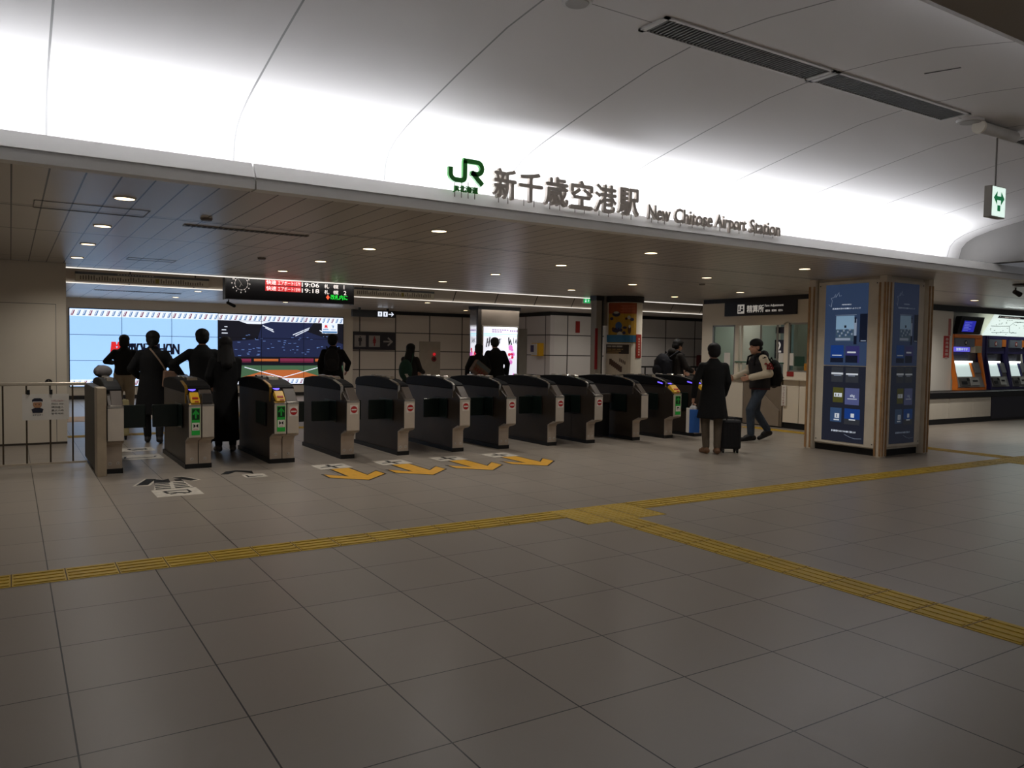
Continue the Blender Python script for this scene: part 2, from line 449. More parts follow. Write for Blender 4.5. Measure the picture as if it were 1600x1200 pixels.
# added unseen spots in the low ceiling behind, bouncing light onto fascia and letters
for x in (-4, -1, 2, 5, 8, 11):
    for y in (-7.6, -9.2):
        l = bpy.data.lights.new('hall_fill_lamp', 'SPOT'); l.energy = 70; l.color = (1.0, 0.95, 0.88); l.spot_size = math.radians(100); l.spot_blend = 0.6; l.shadow_soft_size = 0.08
        s = bpy.data.objects.new('hall_fill_lamp', l); s.location = (x, y, 2.87); COL.objects.link(s)

# ceiling fittings
m_vent = mat('vent_black', (22, 21, 20), 0.6)
m_fr = mat('vent_frame', (190, 188, 186), 0.5)
def vault_z(y):
    for (a, za), (b, zb) in zip(prof[:-1], prof[1:]):
        if b <= y <= a: return zb + (za-zb)*(y-b)/(a-b) if a != b else za
    return 3.6
def vent(x0, x1, lab):
    yc = -0.98; z = vault_z(yc)
    t = thing('ceiling_vent', lab, 'vent', ((x0+x1)/2, yc, z), group='long grilles in the vault')
    mb = MB()
    yw = 0.135
    mb.box(x0, yc-yw, z-0.012, x1, yc-yw+0.025, z+0.01).box(x0, yc+yw-0.025, z-0.012, x1, yc+yw, z+0.01).box(x0, yc-yw, z-0.012, x0+0.04, yc+yw, z+0.01).box(x1-0.04, yc-yw, z-0.012, x1, yc+yw, z+0.01)
    mb.build('vent_frame', m_fr, t, world=True)
    MB().box(x0+0.03, yc-yw+0.02, z-0.002, x1-0.03, yc+yw-0.02, z+0.03).build('vent_backing', m_vent, t, world=True)
    mb = MB(); k = x0+0.05
    while k < x1-0.05:
        mb.box(k, yc-yw+0.02, z-0.008, k+0.012, yc+yw-0.02, z+0.004); k += 0.034
    mb.build('grille', mat('vent_slat', (82, 80, 78), 0.5), t, world=True)
    return t
vent(3.38, 5.12, 'long dark ceiling grille in the vault, the nearer of two')
vent(5.14, 7.02, 'long dark ceiling grille in the vault, ending at the round cover')
vent(8.22, 9.9, 'dark grille beyond the white tube at the frame edge')
def rounddev(x, y, lab, r):
    z = vault_z(y)
    t = thing('ceiling_speaker' , lab, 'speaker', (x, y, z))
    mb = MB().tube((x, y, z+0.01), (x, y, z-0.018), r, r*0.92, n=32)
    mb.build('rim', m_fr, t, world=True)
    mb = MB().tube((x, y, z-0.014), (x, y, z-0.024), r*0.78, r*0.7, n=32)
    mb.build('cover', mat('speaker_cover', (150, 147, 143), 0.6), t, world=True)
p = at_z(905, 2, 3.62); rounddev(p.x, p.y+0.02, 'round white cover in the vault left of the long grilles', 0.10)
p = at_z(1516, 190, 3.62); rounddev(p.x, p.y, 'round white cover between the grille and the white tube', 0.12)
mb = MB().slab([(5.645, -1.76, vault_z(-1.76)-0.004), (5.657, -1.76, vault_z(-1.76)-0.004), (5.657, -1.49, vault_z(-1.49)-0.004), (5.645, -1.49, vault_z(-1.49)-0.004)], Z_, 0.02)
tag(mb.build('ceiling_slot', mat('slot_dark', (60, 58, 56), 0.6)), 'short dark slot in the vault near the low ceiling at upper right', 'slot')
# white tube and hanging exit sign
pa = at_z(1534, 200, 3.57); pb = at_z(1590, 214, 3.57)
t = thing('ceiling_tube', 'short white tube under the vault above the hanging exit sign', 'tube', (pa.x, pa.y, 3.57))
MB().capsule((pa.x, pa.y, 3.575), (pb.x, pa.y-0.0, 3.575), 0.055, n=16).build('tube', m_fr, t, world=True, smooth=True)
MB().tube((pa.x-0.03, pa.y, 3.575), (pa.x-0.06, pa.y, 3.575), 0.062, n=16).build('end_cap', white, t, world=True)
ye = pa.y
q0 = at_y(1556, 222, ye); q1 = at_y(1555, 292, ye); q2 = at_y(1555, 342, ye)
xs = q1.x
t = thing('exit_sign', 'hanging white exit sign with green two-way arrow at the right end of the vault', 'sign', (xs, ye, q2.z))
hz, tz = q2.z+0.005, q1.z
sx = 0.075
MB().tube((xs, ye, tz), (xs, ye, 3.55), 0.008).build('rod', mat('rod_grey', (120, 116, 112), 0.4, 0.4), t, world=True)
MB().box(xs-0.125, ye-0.035, hz, xs+0.125, ye+0.035, tz).build('case', mat('sign_case_grey', (150, 146, 140), 0.5), t, world=True, bevel=0.006)
g = mat('exit_green', (8, 120, 70), 0.5, emit=0.5)
face = lamp_mat('exit_face', (222, 244, 234), 0.9)
HH = tz-hz-0.02
oy = Vector((xs-0.115, ye-0.036, hz+0.01))
fc_ = MB().rect(0, 0, 0.23, HH, oy, X_, Z_, 0.003).build('sign_face', face, t, world=True)
cy_ = HH*0.62; q_ = oy-Y_*0.0032-t.location
mb = MB().slab([q_+X_*x+Z_*(cy_+z) for x, z in ((0.02, 0), (0.08, 0.06), (0.08, 0.018), (0.15, 0.018), (0.15, 0.06), (0.21, 0), (0.15, -0.06), (0.15, -0.018), (0.08, -0.018), (0.08, -0.06))], -Y_, 0.002)
mb.build('arrow', g, fc_)
MB().rect(0.09, HH*0.18, 0.14, HH*0.38, q_, X_, Z_, 0.002).build('print', g, fc_)
# fittings of the panelled ceiling
def flat_vent(x0, y0, x1, y1, lab):
    t = thing('ceiling_slot', lab, 'vent', ((x0+x1)/2, (y0+y1)/2, ZC), group='slot diffusers in the panelled ceiling')
    MB().box(x0, y0, ZC-0.006, x1, y1, ZC-0.001).build('slot_frame', mat('slot_frame_grey', (120, 110, 100), 0.4), t, world=True)
    mb = MB(); k = x0+0.02
    while k < x1-0.03: mb.box(k, y0+0.02, ZC-0.008, k+0.035, y1-0.02, ZC-0.005); k += 0.05
    mb.build('grille', m_vent, t, world=True)
flat_vent(1.22, 3.10, 2.42, 3.22, 'long slot grille in the panelled ceiling left of the first light rows')
flat_vent(1.35, 14.3, 3.1, 14.5, 'long slot grille in the blue-lit ceiling above the video wall')
for x0, y0, x1, y1, lab in ((-0.02, 2.5, 0.84, 2.92, 'thin outlined access hatch beside the front left downlight'), (1.15, 6.72, 1.75, 7.0, 'small access hatch in the ceiling above the left gates')):
    mb = MB(); w_ = 0.008
    mb.box(x0, y0, ZC-0.004, x1, y0+w_, ZC-0.001).box(x0, y1-w_, ZC-0.004, x1, y1, ZC-0.001).box(x0, y0, ZC-0.004, x0+w_, y1, ZC-0.001).box(x1-w_, y0, ZC-0.004, x1, y1, ZC-0.001)
    tag(mb.build('access_hatch', mat('hatch_line', (92, 84, 76), 0.4)), lab, 'hatch', 'ceiling hatches')
for x, y, lab in ((1.32, 2.62, 'small round smoke detector in the front ceiling strip'), (2.6, 5.6, 'small round smoke detector above the left gates'), (9.6, 4.6, 'small round smoke detector above the waiting man')):
    tag(MB().tube((x, y, ZC), (x, y, ZC-0.02), 0.055, 0.045, n=20).build('smoke_detector', mat('detector_grey', (110, 102, 94), 0.5)), lab, 'detector', 'smoke detectors')
# spot fittings at the far right
q = at_z(1587, 450, ZC)
t = thing('spot_lamp', 'small dark spot lamp under the ceiling at the right edge', 'lamp', (q.x, q.y, ZC))
MB().tube((q.x, q.y, ZC), (q.x, q.y, ZC-0.05), 0.012).build('stem', ink, t, world=True)
MB().tube((q.x-0.04, q.y, ZC-0.06), (q.x+0.07, q.y-0.04, ZC-0.11), 0.035, 0.045).build('head', dark, t, world=True)
l = bpy.data.lights.new('spot_lamp_light', 'SPOT'); l.energy = 90; l.color = WARM; l.spot_size = math.radians(110); l.spot_blend = 0.8; l.shadow_soft_size = 0.05
s = bpy.data.objects.new('spot_lamp_light', l); s.location = (q.x+0.08, q.y-0.05, ZC-0.12); s.rotation_euler = (math.radians(50), 0, math.radians(-35)); COL.objects.link(s)
q = at_z(1600, 444, ZC)
tag(MB().ell((q.x, q.y, ZC-0.01), (0.16, 0.16, 0.03), n=24).build('ceiling_rose', dark, smooth=True), 'flat dark round plate on the ceiling at the right frame edge', 'fitting')

# ---------------------------------------------------------------- station sign on the fascia
m_char = mat('sign_letters_grey', (200, 190, 180), 0.45, 0.0)
m_side = mat('pin_metal', (130, 122, 112), 0.4, 0.6)
m_jr = mat('logo_green', (46, 146, 52), 0.45)
YS = 1.0
def sgn(x, y): return at_y(x, y, YS)
def pins(mb, x0, x1, n, ztop, zbot):
    for k in range(n):
        x = x0+(x1-x0)*(k+0.5)/n
        mb.tube((x, YS+0.015, zbot), (x, YS+0.015, ztop), 0.004, n=6)
z0 = 2.795
# emblem
a = sgn(700, 290); b = sgn(756, 290)
t = thing('station_emblem', 'green railway emblem on pins standing left of the large station name', 'sign', (a.x, YS, 2.76))
hx = b.x-a.x
org = Vector((a.x, YS+0.02, 2.885)); Wd = hx; Hh = 0.20
mb = MB()
def oct_arc(cx, cy, r, a0, a1, n=7): return [(cx+r*math.cos(math.radians(a0+(a1-a0)*k/(n-1))), cy+r*math.sin(math.radians(a0+(a1-a0)*k/(n-1)))) for k in range(n)]
sw = 0.041
jl = [(0.02, 0.12), (0.02, 0.075)] + oct_arc(0.07, 0.068, 0.05, 180, 270, 6) + [(0.115, 0.018)] + oct_arc(0.125, 0.05, 0.032, 270, 360, 5) + [(0.157, 0.19)]
mb.stroke(jl, sw, org-Y_*0.0, X_, Z_, 0.03)
rr = [(0.140, 0.187), (0.275, 0.187)] + oct_arc(0.275, 0.1375, 0.05, 90, -90, 9)[1:] + [(0.215, 0.088)]
mb.stroke(rr, sw, org, X_, Z_, 0.03)
mb.stroke([(0.222, 0.10), (0.33, 0.0)], sw*1.1, org, X_, Z_, 0.03)
mb.build('emblem', m_jr, t, world=True)
text('lettering', 'JR北海道', Vector((a.x+0.055, YS+0.02, 2.80)), X_, Z_, 0.065, 0.24, m_jr, t, 0.02, 0.03)
mb = MB(); pins(mb, a.x+0.04, a.x+0.3, 4, 2.90, 2.735); mb.build('pin', m_side, t, world=True)
# name in large characters: each character is its own letter on its own pins
px = [(770, 795.5), (808, 848), (850, 888), (892, 926), (929, 962), (965, 998)]
xs_ = [sgn(770, 290).x, sgn(809, 295).x, sgn(850, 300).x, sgn(890, 305).x, sgn(928, 308).x, sgn(965, 312).x, sgn(1000, 316).x]
for k, ch in enumerate('新千歳空港駅'):
    x0 = xs_[k]; x1 = xs_[k+1]-0.022
    lab = ['first', 'second', 'third', 'fourth', 'fifth', 'last'][k]
    t = thing('sign_character', 'large grey kanji standing on the fascia, the %s of six in the station name' % lab, 'sign', (x0, YS, z0), group='kanji of the station name')
    text('character', ch, (x0, YS+0.02, z0), X_, Z_, 0.262, x1-x0, m_char, t, 0.04, 0.026)
    mb = MB(); pins(mb, x0+0.02, x1-0.02, 2, z0+0.03, 2.735); mb.build('pin', m_side, t, world=True)
xa = sgn(1012, 340)
words_ = [('New', 1012, 1047), ('Chitose', 1053, 1113), ('Airport', 1117, 1166), ('Station', 1171, 1219)]
for k, (wd_, p0, p1) in enumerate(words_):
    x0 = sgn(p0, 345).x; x1 = sgn(p1, 350).x
    t = thing('sign_word', 'grey metal English word %s standing on the fascia' % wd_, 'sign', (x0, YS, z0), group='English words of the station name')
    dz = {'Airport': -0.032}.get(wd_, 0.0)
    text('lettering', wd_, (x0, YS+0.02, z0-0.005+dz), X_, Z_, 0.145-dz, x1-x0, m_char, t, 0.03, 0.03)
    mb = MB(); pins(mb, x0+0.02, x1-0.02, 3, z0+0.02, 2.735); mb.build('pin', m_side, t, world=True)

# ---------------------------------------------------------------- ticket gates
m_noentry = mat('no_entry_red', (176, 34, 34), 0.4)
m_sgreen = mat('gate_sign_green', (26, 128, 44), 0.4, emit=0.22)
m_sgreen_d = mat('gate_sign_dark_green', (8, 44, 18), 0.4)
m_led = lamp_mat('reader_violet', (104, 84, 255), 1.6)
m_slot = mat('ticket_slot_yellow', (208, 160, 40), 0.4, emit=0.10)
m_gold = mat('gold_edge', (150, 116, 44), 0.35, 0.5)
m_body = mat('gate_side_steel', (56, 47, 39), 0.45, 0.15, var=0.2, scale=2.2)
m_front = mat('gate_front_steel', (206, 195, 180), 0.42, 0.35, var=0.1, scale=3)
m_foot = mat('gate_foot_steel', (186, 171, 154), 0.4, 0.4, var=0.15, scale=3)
m_head = mat('gate_head_grey', (82, 72, 64), 0.45)
def gate_parts(t, w, kind, flap_l, flap_r, foot_light=True, length=1.6):
    """origin at the lower front left corner; x across, y along the aisle away from the hall"""
    T = -0.2          # the upper front stands forward of the foot
    top = [(0.02, 0.965), (0.06, 0.985), (0.30, 1.03), (0.6, 1.055), (0.9, 1.06), (1.2, 1.05), (length-0.08, 1.02), (length-0.02, 0.99), (length, 0.95)]
    side = [(0.0, 0.05), (0.0, 0.30), (-0.03, 0.345), (-0.17, 0.375), (T, 0.385), (T, 0.765), (-0.17, 0.79), (-0.05, 0.86), (0.0, 0.90), (0.02, 0.93)] + [(length, 0.90), (length, 0.05)]
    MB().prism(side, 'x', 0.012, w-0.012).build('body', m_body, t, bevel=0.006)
    cap = [(0.0, 0.90), (0.0, 0.955)] + top[1:] + [(length, 0.90)]
    MB().prism(cap, 'x', 0.0, w-0.0, 0).build('top_cap', smoke, t, bevel=0.012)
    # bright edge along the front end of the cap
    mb = MB()
    mb.prism([(-0.012, 0.78), (-0.012, 0.958), (0.05, 0.992), (0.30, 1.038), (0.30, 1.03), (0.055, 0.978), (0.004, 0.95), (0.004, 0.78)], 'x', -0.003, 0.028)
    mb.build('edge_strip', m_gold if kind in 'AB' else chrome, t)
    # upper front with ledge, foot and kick base
    mb = MB(); halves = [(0.0, w)] if kind not in 'AB' else [(0.0, w/2-0.003), (w/2+0.003, w)]
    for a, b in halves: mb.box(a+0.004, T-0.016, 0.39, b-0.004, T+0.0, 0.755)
    mb.build('front_panel', m_front, t, bevel=0.005)
    mb = MB()
    for a, b in halves:
        mb.prism([(T-0.018, 0.755), (T-0.018, 0.775), (T+0.03, 0.79), (T+0.03, 0.755)], 'x', a+0.004, b-0.004)
    mb.build('ledge', chrome, t)
    mb = MB()
    for a, b in halves:
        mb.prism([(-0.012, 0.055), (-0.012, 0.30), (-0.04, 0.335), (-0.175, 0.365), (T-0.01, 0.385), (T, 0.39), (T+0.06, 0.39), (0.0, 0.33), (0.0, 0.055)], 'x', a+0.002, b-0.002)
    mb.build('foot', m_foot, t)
    MB().box(-0.006, -0.02, 0.0, w+0.006, length+0.01, 0.055).build('kick_base', black, t)
    # head: the low sloping block beside the cap end
    a0 = w/2 if kind in 'AB' else 0.045
    MB().prism([(T+0.02, 0.785), (-0.02, 0.935), (0.02, 0.945), (0.02, 0.785)], 'x', a0, w-0.006).build('head', m_head, t, bevel=0.008)
    if kind == 'A': MB().prism([(T+0.01, 0.785), (T+0.05, 0.90), (0.02, 0.90), (0.02, 0.785)], 'x', w/2+0.01, w-0.012).build('hood', dark, t, bevel=0.01)
    o = (0, T-0.017, 0); n_ = 'noentry'
    if kind in 'ABJK':
        # entry half: green arrow sign, yellow ticket slot, violet card reader
        ww = w/2 if kind in 'AB' else w
        x0 = ww*0.22; x1 = ww*0.86
        g = MB().rect(x0, 0.42, x1, 0.735, o, X_, Z_, 0.004).build('entry_sign', m_sgreen, t)
        oo = (0, T-0.0215, 0)
        mb = MB().rect(x0+0.006, 0.60, x1-0.006, 0.725, oo, X_, Z_, 0.002, 0)
        cx = (x0+x1)/2; hw = (x1-x0)/2-0.016
        o3 = (0, T-0.024, 0)
        mb.stroke([(cx, 0.615), (cx, 0.70)], 0.018, o3, X_, Z_, 0.002, 1)
        mb.stroke([(cx-hw, 0.662), (cx, 0.703), (cx+hw, 0.662)], 0.018, o3, X_, Z_, 0.002, 1)
        mb.build('arrow', [m_sgreen_d, m_sgreen], g)
        mb = MB().rect(x0+0.006, 0.475, x1-0.006, 0.565, oo, X_, Z_, 0.002, 0)
        if kind in 'AB':
            mb.slab([Vector((cx-0.026, o3[1], 0.505)), Vector((cx-0.004, o3[1], 0.522)), Vector((cx-0.004, o3[1], 0.534)), Vector((cx-0.026, o3[1], 0.552))], -Y_, 0.002, 1)
            mb.slab([Vector((cx+0.026, o3[1], 0.505)), Vector((cx+0.004, o3[1], 0.522)), Vector((cx+0.004, o3[1], 0.534)), Vector((cx+0.026, o3[1], 0.552))], -Y_, 0.002, 1)
            mb.rect(cx-0.028, 0.485, cx+0.028, 0.49, o3, X_, Z_, 0.001, 2)
        else:
            mb.rect(cx-0.025, 0.505, cx+0.025, 0.55, o3, X_, Z_, 0.001, 1).rect(cx-0.015, 0.505, cx+0.015, 0.53, (0, o3[1]-0.001, 0), X_, Z_, 0.001, 0)
        mb.build('pictogram', [paper, ink, red], g)
        # ticket slot on a slope
        s = MB().prism([(T+0.0, 0.795), (T+0.02, 0.83), (-0.075, 0.915), (-0.04, 0.90), (-0.02, 0.795)], 'x', 0.035 if kind in 'AB' else 0.03, ww-0.012).build('ticket_slot', m_slot, t, bevel=0.005)
        mb = MB()
        mb.prism([(T+0.028, 0.833), (T+0.024, 0.842), (T+0.044, 0.860), (T+0.05, 0.852)], 'x', 0.05, ww-0.03)
        mb.prism([(T+0.004, 0.803), (T-0.003, 0.806), (T+0.004, 0.818), (T+0.012, 0.815)], 'x', ww*0.5, ww*0.8)
        mb.build('slot_mouth', [red], s)
        mb = MB(); n = 20; c = Vector((ww*0.52, 0.02, 0.948)); ex = Vector((1, 0, 0)); ey = Vector((0, 1, 0.44)).normalized()
        mb.prism([(-0.07, 0.895), (-0.065, 0.91), (0.12, 0.992), (0.16, 0.95)], 'x', 0.03, ww-0.012)
        rd = mb.build('card_reader', smoke, t)
        mb = MB().add([c + ex*(0.045*math.cos(2*PI*i/n)) + ey*(0.07*math.sin(2*PI*i/n)) + Vector((0, -0.001, 0.006)) for i in range(n)], [tuple(range(n))])
        mb.build('reader_light', m_led, rd)
        if kind in 'JK': MB().slab([(-0.001, 0.06, 0.925), (-0.001, 0.18, 0.945), (-0.001, 0.18, 0.965), (-0.001, 0.06, 0.945)], -X_, 0.004).build('side_light', m_led, rd)
    if kind in 'BN':
        a, b = (w/2, w) if kind == 'B' else (0.0, w)
        cx = a+(b-a)*0.54; s = 0.052
        g = MB().rect(cx-s, 0.605, cx+s, 0.725, o, X_, Z_, 0.003).build('no_entry_sign', paper, t)
        o2 = (0, T-0.0205, 0)
        MB().disc(cx, 0.665, 0.045, o2, X_, Z_, 0.002).build('red_disc', m_noentry, g)
        MB().rect(cx-0.034, 0.656, cx+0.034, 0.674, (0, T-0.023, 0), X_, Z_, 0.001).build('white_bar', paper, g)
    # screw caps on the foot
    mb = MB()
    for a, b in (halves if kind in 'AB' else [(0, w/2), (w/2, w)]):
        cx = (a+b)/2
        mb.disc(cx, 0.115, 0.018, (0, -0.0125, 0), X_, Z_, 0.002, 0, 16).disc(cx, 0.115, 0.013, (0, -0.0145, 0), X_, Z_, 0.001, 1, 12).rect(cx-0.006, 0.108, cx+0.006, 0.124, (0, -0.0155, 0), X_, Z_, 0.001, 0)
    mb.build('number_badge', [paper, dark], t)
    # bright guides on top
    for y in (0.36, 0.62, 0.92):
        MB().prism([(y, 1.02), (y+0.03, 1.072), (y+0.13, 1.076), (y+0.19, 1.03)], 'x', w*0.3, w*0.72).build('ticket_guide', chrome, t, bevel=0.004)
    # flap doors
    for k, (on, sx) in enumerate(((flap_l, -1), (flap_r, 1))):
        x = 0.0 if sx < 0 else w
        pan = MB().box(x+sx*0.001, 0.16, 0.47, x+sx*0.012, 0.62, 0.76).build('flap_recess', green_flap, t, bevel=0.004)
        if on:
            MB().box(x+sx*0.012, 0.40, 0.47, x+sx*on, 0.43, 0.745).build('flap_door', green_flap, t, bevel=0.01)
gates = [  # left, right, kind, flaps, label
    (1.55, 1.84, 'A', 0.30, 0.0, 'wide steel ticket gate with yellow slot and green arrow, no red sign'),
    (2.54, 2.85, 'B', 0.0, 0.26, 'wide steel ticket gate with both a green arrow and a red no-entry sign'),
    (3.47, 3.65, 'N', 0.26, 0.26, 'ticket gate with red no-entry sign, leftmost of the narrow gates'),
    (4.28, 4.44, 'N', 0.26, 0.26, 'narrow no-entry ticket gate behind the second yellow floor arrow from left'),
    (5.13, 5.30, 'N', 0.26, 0.26, 'narrow no-entry ticket gate between the second and third yellow floor arrows'),
    (5.90, 6.07, 'N', 0.26, 0.26, 'narrow no-entry ticket gate behind the rightmost yellow floor arrow'),
    (6.78, 6.94, 'N', 0.26, 0.26, 'narrow no-entry ticket gate second from the barred aisle'),
    (7.53, 7.69, 'N', 0.26, 0.0, 'narrow no-entry ticket gate beside the barred aisle'),
    (8.49, 8.64, 'P', 0.0, 0.0, 'dark ticket gate without sign, right of the barred aisle'),
    (9.20, 9.38, 'J', 0.0, 0.0, 'dark ticket gate with yellow slot and green sign on its narrow front'),
    (9.90, 10.07, 'K', 0.0, 0.0, 'dark ticket gate mostly hidden behind the man in the long coat'),
]
for x0, x1, kind, fl, fr_, lab in gates:
    t = thing('ticket_gate', lab, 'ticket gate', (x0, 5.0, 0), group='row of ticket gates')
    gate_parts(t, x1-x0, kind, fl, fr_)
# end unit at the fence
t = thing('ticket_gate', 'half-width steel gate at the left end, joined to the railing', 'ticket gate', (0.705, 5.0, 0), group='row of ticket gates')
gate_parts(t, 0.17, 'E', 0.0, 0.30)
for ch in list(t.children):
    if ch.name.split('.')[0] in ('edge_strip',): bpy.data.objects.remove(ch)
MB().box(-0.10, -0.19, 0.0, -0.004, 0.10, 0.985).build('end_post', mat('post_steel', (186, 170, 146), 0.36, 0.6, var=0.1), t, bevel=0.006)
MB().box(-0.10, 0.10, 0.03, -0.006, 1.5, 0.965).build('side_plate', mat('post_plate', (40, 35, 31), 0.5, 0.1), t)
# barred aisle
t = thing('aisle_barrier', 'dark panel with a horizontal bar closing the aisle beside the last no-entry gate', 'barrier', (7.72, 5.5, 0))
MB().box(7.73, 5.55, 0.03, 8.45, 5.58, 0.62).build('panel', mat('barrier_panel', (22, 20, 20), 0.4), t, world=True)
MB().box(7.72, 5.50, 0.60, 8.455, 5.60, 0.75).build('top_bar', mat('barrier_bar', (70, 62, 56), 0.4, 0.3), t, world=True, bevel=0.01)
mb = MB()
for x in (7.83, 7.93): mb.box(x, 5.53, 0.03, x+0.025, 5.55, 0.6)
mb.build('post', mat('barrier_post', (96, 88, 80), 0.35, 0.6), t, world=True)

# ---------------------------------------------------------------- railing with notice
t = thing('railing', 'low steel railing with thin upright bars left of the gates', 'railing', (-1.4, 5.85, 0))
m_rail = mat('rail_steel', (206, 194, 174), 0.32, 0.5)
zt = 0.985
MB().box(-2.2, 5.83, zt-0.02, 0.575, 5.87, zt+0.02).build('top_rail', m_rail, t, world=True, bevel=0.008)
MB().box(-2.2, 5.835, 0.03, 0.58, 5.865, 0.055).build('bottom_rail', m_rail, t, world=True)
m_bar = mat('rail_bar_dark', (78, 66, 52), 0.4, 0.4)
for k, pxx in enumerate((-70, -32, 5, 42, 79, 114)):
    x = at_y(pxx, 690, 5.85).x
    MB().box(x-0.009, 5.84, 0.05, x+0.009, 5.86, zt-0.02).build('bar', m_bar, t, world=True)
MB().box(-2.2, 5.82, 0, -2.16, 5.88, zt).build('post', m_rail, t, world=True)
YN = 5.815
n0 = at_y(35, 657, YN); n1 = at_y(108, 656, YN); n2 = at_y(36, 616, YN)
t = thing('notice_sheet', 'white paper notice with a cartoon officer clipped to the railing', 'notice', (n0.x, YN, n0.z))
wN = n1.x-n0.x; hN = n2.z-n0.z; oN = Vector((n0.x, YN, n0.z))
MB().rect(0, 0, wN, hN, oN, X_, Z_, 0.003).build('sheet', paper, t, world=True)
mb = MB()
for fx in (0.1, 0.58): mb.box(n0.x+wN*fx, YN-0.012, n0.z+hN-0.005, n0.x+wN*fx+0.03, YN+0.012, n0.z+hN+0.05)
mb.build('clip', ink, t, world=True)
o2 = oN-Y_*0.004
cx = wN*0.32
mb = MB()
mb.disc(cx, hN*0.60, hN*0.15, o2, X_, Z_, 0.001, 1)
mb.slab([o2+X_*(cx+dx*hN)+Z_*(hN*dz) for dx, dz in ((-0.17, 0.70), (0.17, 0.70), (0.18, 0.78), (0.10, 0.84), (-0.10, 0.84), (-0.18, 0.78))], -Y_, 0.002, 0)
mb.rect(cx-hN*0.15, hN*0.685, cx+hN*0.15, hN*0.715, o2-Y_*0.003, X_, Z_, 0.001, 2)
mb.slab([o2+X_*(cx+dx*hN)+Z_*(hN*dz) for dx, dz in ((-0.16, 0.28), (0.16, 0.28), (0.20, 0.42), (0.08, 0.47), (-0.08, 0.47), (-0.20, 0.42))], -Y_, 0.002, 0)
for s in (-1, 1): mb.disc(cx+s*hN*0.055, hN*0.60, hN*0.018, o2-Y_*0.002, X_, Z_, 0.001, 0, 10)
mb.build('officer_drawing', [mat('officer_navy', (30, 34, 52), 0.6), mat('officer_skin', (190, 140, 104), 0.6), paper], t, world=True)
text('lettering', 'STOP！', o2+X_*(cx-hN*0.16)+Z_*(hN*0.16), X_, Z_, hN*0.065, hN*0.32, ink, t, 0.001)
for k, (s, c) in enumerate((('とびだしちゅうい', red), ('Please stop', ink), ('請勿進入', ink), ('禁止入内', ink), ('멈추세요', ink))):
    text('lettering', s, o2+X_*(wN*0.62)+Z_*(hN*(0.70-0.125*k)), X_, Z_, hN*0.07, wN*0.26, c, t, 0.001)

# ---------------------------------------------------------------- floor stickers and tactile paving
m_arrow = mat('floor_arrow_yellow', (226, 168, 44), 0.5, var=0.12, scale=14)
m_pad = mat('floor_sticker_white', (206, 198, 184), 0.5, var=0.14, scale=14)
def poly(mb, pts, z, t_, m): mb.slab([(x, y, z) for x, y in pts], Z_, t_, m)
axs = [3.18, 3.98, 4.79, 5.60]
ords = ['leftmost of four, before the leftmost narrow gate', 'second from left of four', 'third from left of four', 'rightmost of four']
for k, xc in enumerate(axs):
    t = thing('floor_arrow', 'yellow floor arrow sticker, %s' % ords[k], 'floor sticker', (xc, 3.8, 0), group='yellow exit arrows on the floor')
    out = [(-0.145, 4.215), (0.125, 4.215), (0.125, 3.66), (0.33, 3.90), (0.34, 3.60), (-0.01, 3.255), (-0.36, 3.60), (-0.35, 3.90), (-0.145, 3.66)]
    def inset(p, s):
        return [(x*s, (y-3.75)*s+3.75) for x, y in p]
    mb = MB(); poly(mb, [(xc+x, y) for x, y in out], 0.0005, 0.0012, 0); mb.build('outline', ink, t, world=True)
    mb = MB(); poly(mb, [(xc+x, y) for x, y in [(-0.122, 4.21), (0.102, 4.21), (0.102, 3.60), (0.308, 3.845), (0.318, 3.61), (-0.01, 3.287), (-0.338, 3.61), (-0.328, 3.845), (-0.122, 3.60)]], 0.0018, 0.001, 0); mb.build('arrow', m_arrow, t, world=True)
    t = thing('floor_sign', 'white floor sticker with black mark above a yellow arrow, %s' % ['leftmost of four', 'second from left', 'third from left', 'rightmost of four'][k], 'floor sticker', (xc, 4.4, 0), group='white marks above the exit arrows')
    mb = MB(); poly(mb, [(xc-0.24, 4.23), (xc+0.17, 4.23), (xc+0.17, 4.60), (xc-0.24, 4.60)], 0.0005, 0.0012, 0); mb.build('sheet', m_pad, t, world=True)
    mb = MB(); oo = (xc-0.035, 4.41, 0.0018)
    mb.stroke([(-0.15, -0.03), (0.0, 0.01), (0.15, 0.05)], 0.035, oo, X_, Y_, 0.001).stroke([(-0.02, 0.01), (-0.02, 0.14)], 0.045, (oo[0], oo[1], oo[2]+0.001), X_, Y_, 0.001).stroke([(0.0, 0.01), (0.02, -0.14)], 0.045, (oo[0], oo[1], oo[2]+0.001), X_, Y_, 0.001)
    mb.build('mark', ink, t, world=True)
# worn entry stickers on the left
t = thing('floor_arrow', 'worn black and white floor arrow before the leftmost aisle', 'floor sticker', (1.2, 3.9, 0))
mb = MB()
poly(mb, [(0.86, 4.00), (1.02, 3.96), (1.16, 4.38), (1.04, 4.45)], 0.0005, 0.001, 1); poly(mb, [(0.90, 4.03), (1.01, 4.01), (1.14, 4.38), (1.05, 4.42)], 0.0016, 0.001, 0)
poly(mb, [(1.30, 4.40), (1.42, 4.44), (1.56, 4.14), (1.46, 4.06)], 0.0005, 0.001, 1); poly(mb, [(1.31, 4.38), (1.41, 4.41), (1.53, 4.14), (1.45, 4.10)], 0.0016, 0.001, 0)
mb.build('arrow_barb', [ink, m_pad], t, world=True)
mb = MB()
poly(mb, [(1.02, 3.68), (1.40, 3.68), (1.38, 4.12), (1.10, 4.14)], 0.0005, 0.001, 1)
poly(mb, [(1.08, 4.10), (1.24, 4.08), (1.26, 4.34), (1.19, 4.26), (1.12, 4.38)], 0.0016, 0.001, 0); poly(mb, [(1.31, 4.14), (1.38, 4.12), (1.37, 4.26), (1.30, 4.24)], 0.0016, 0.001, 0)
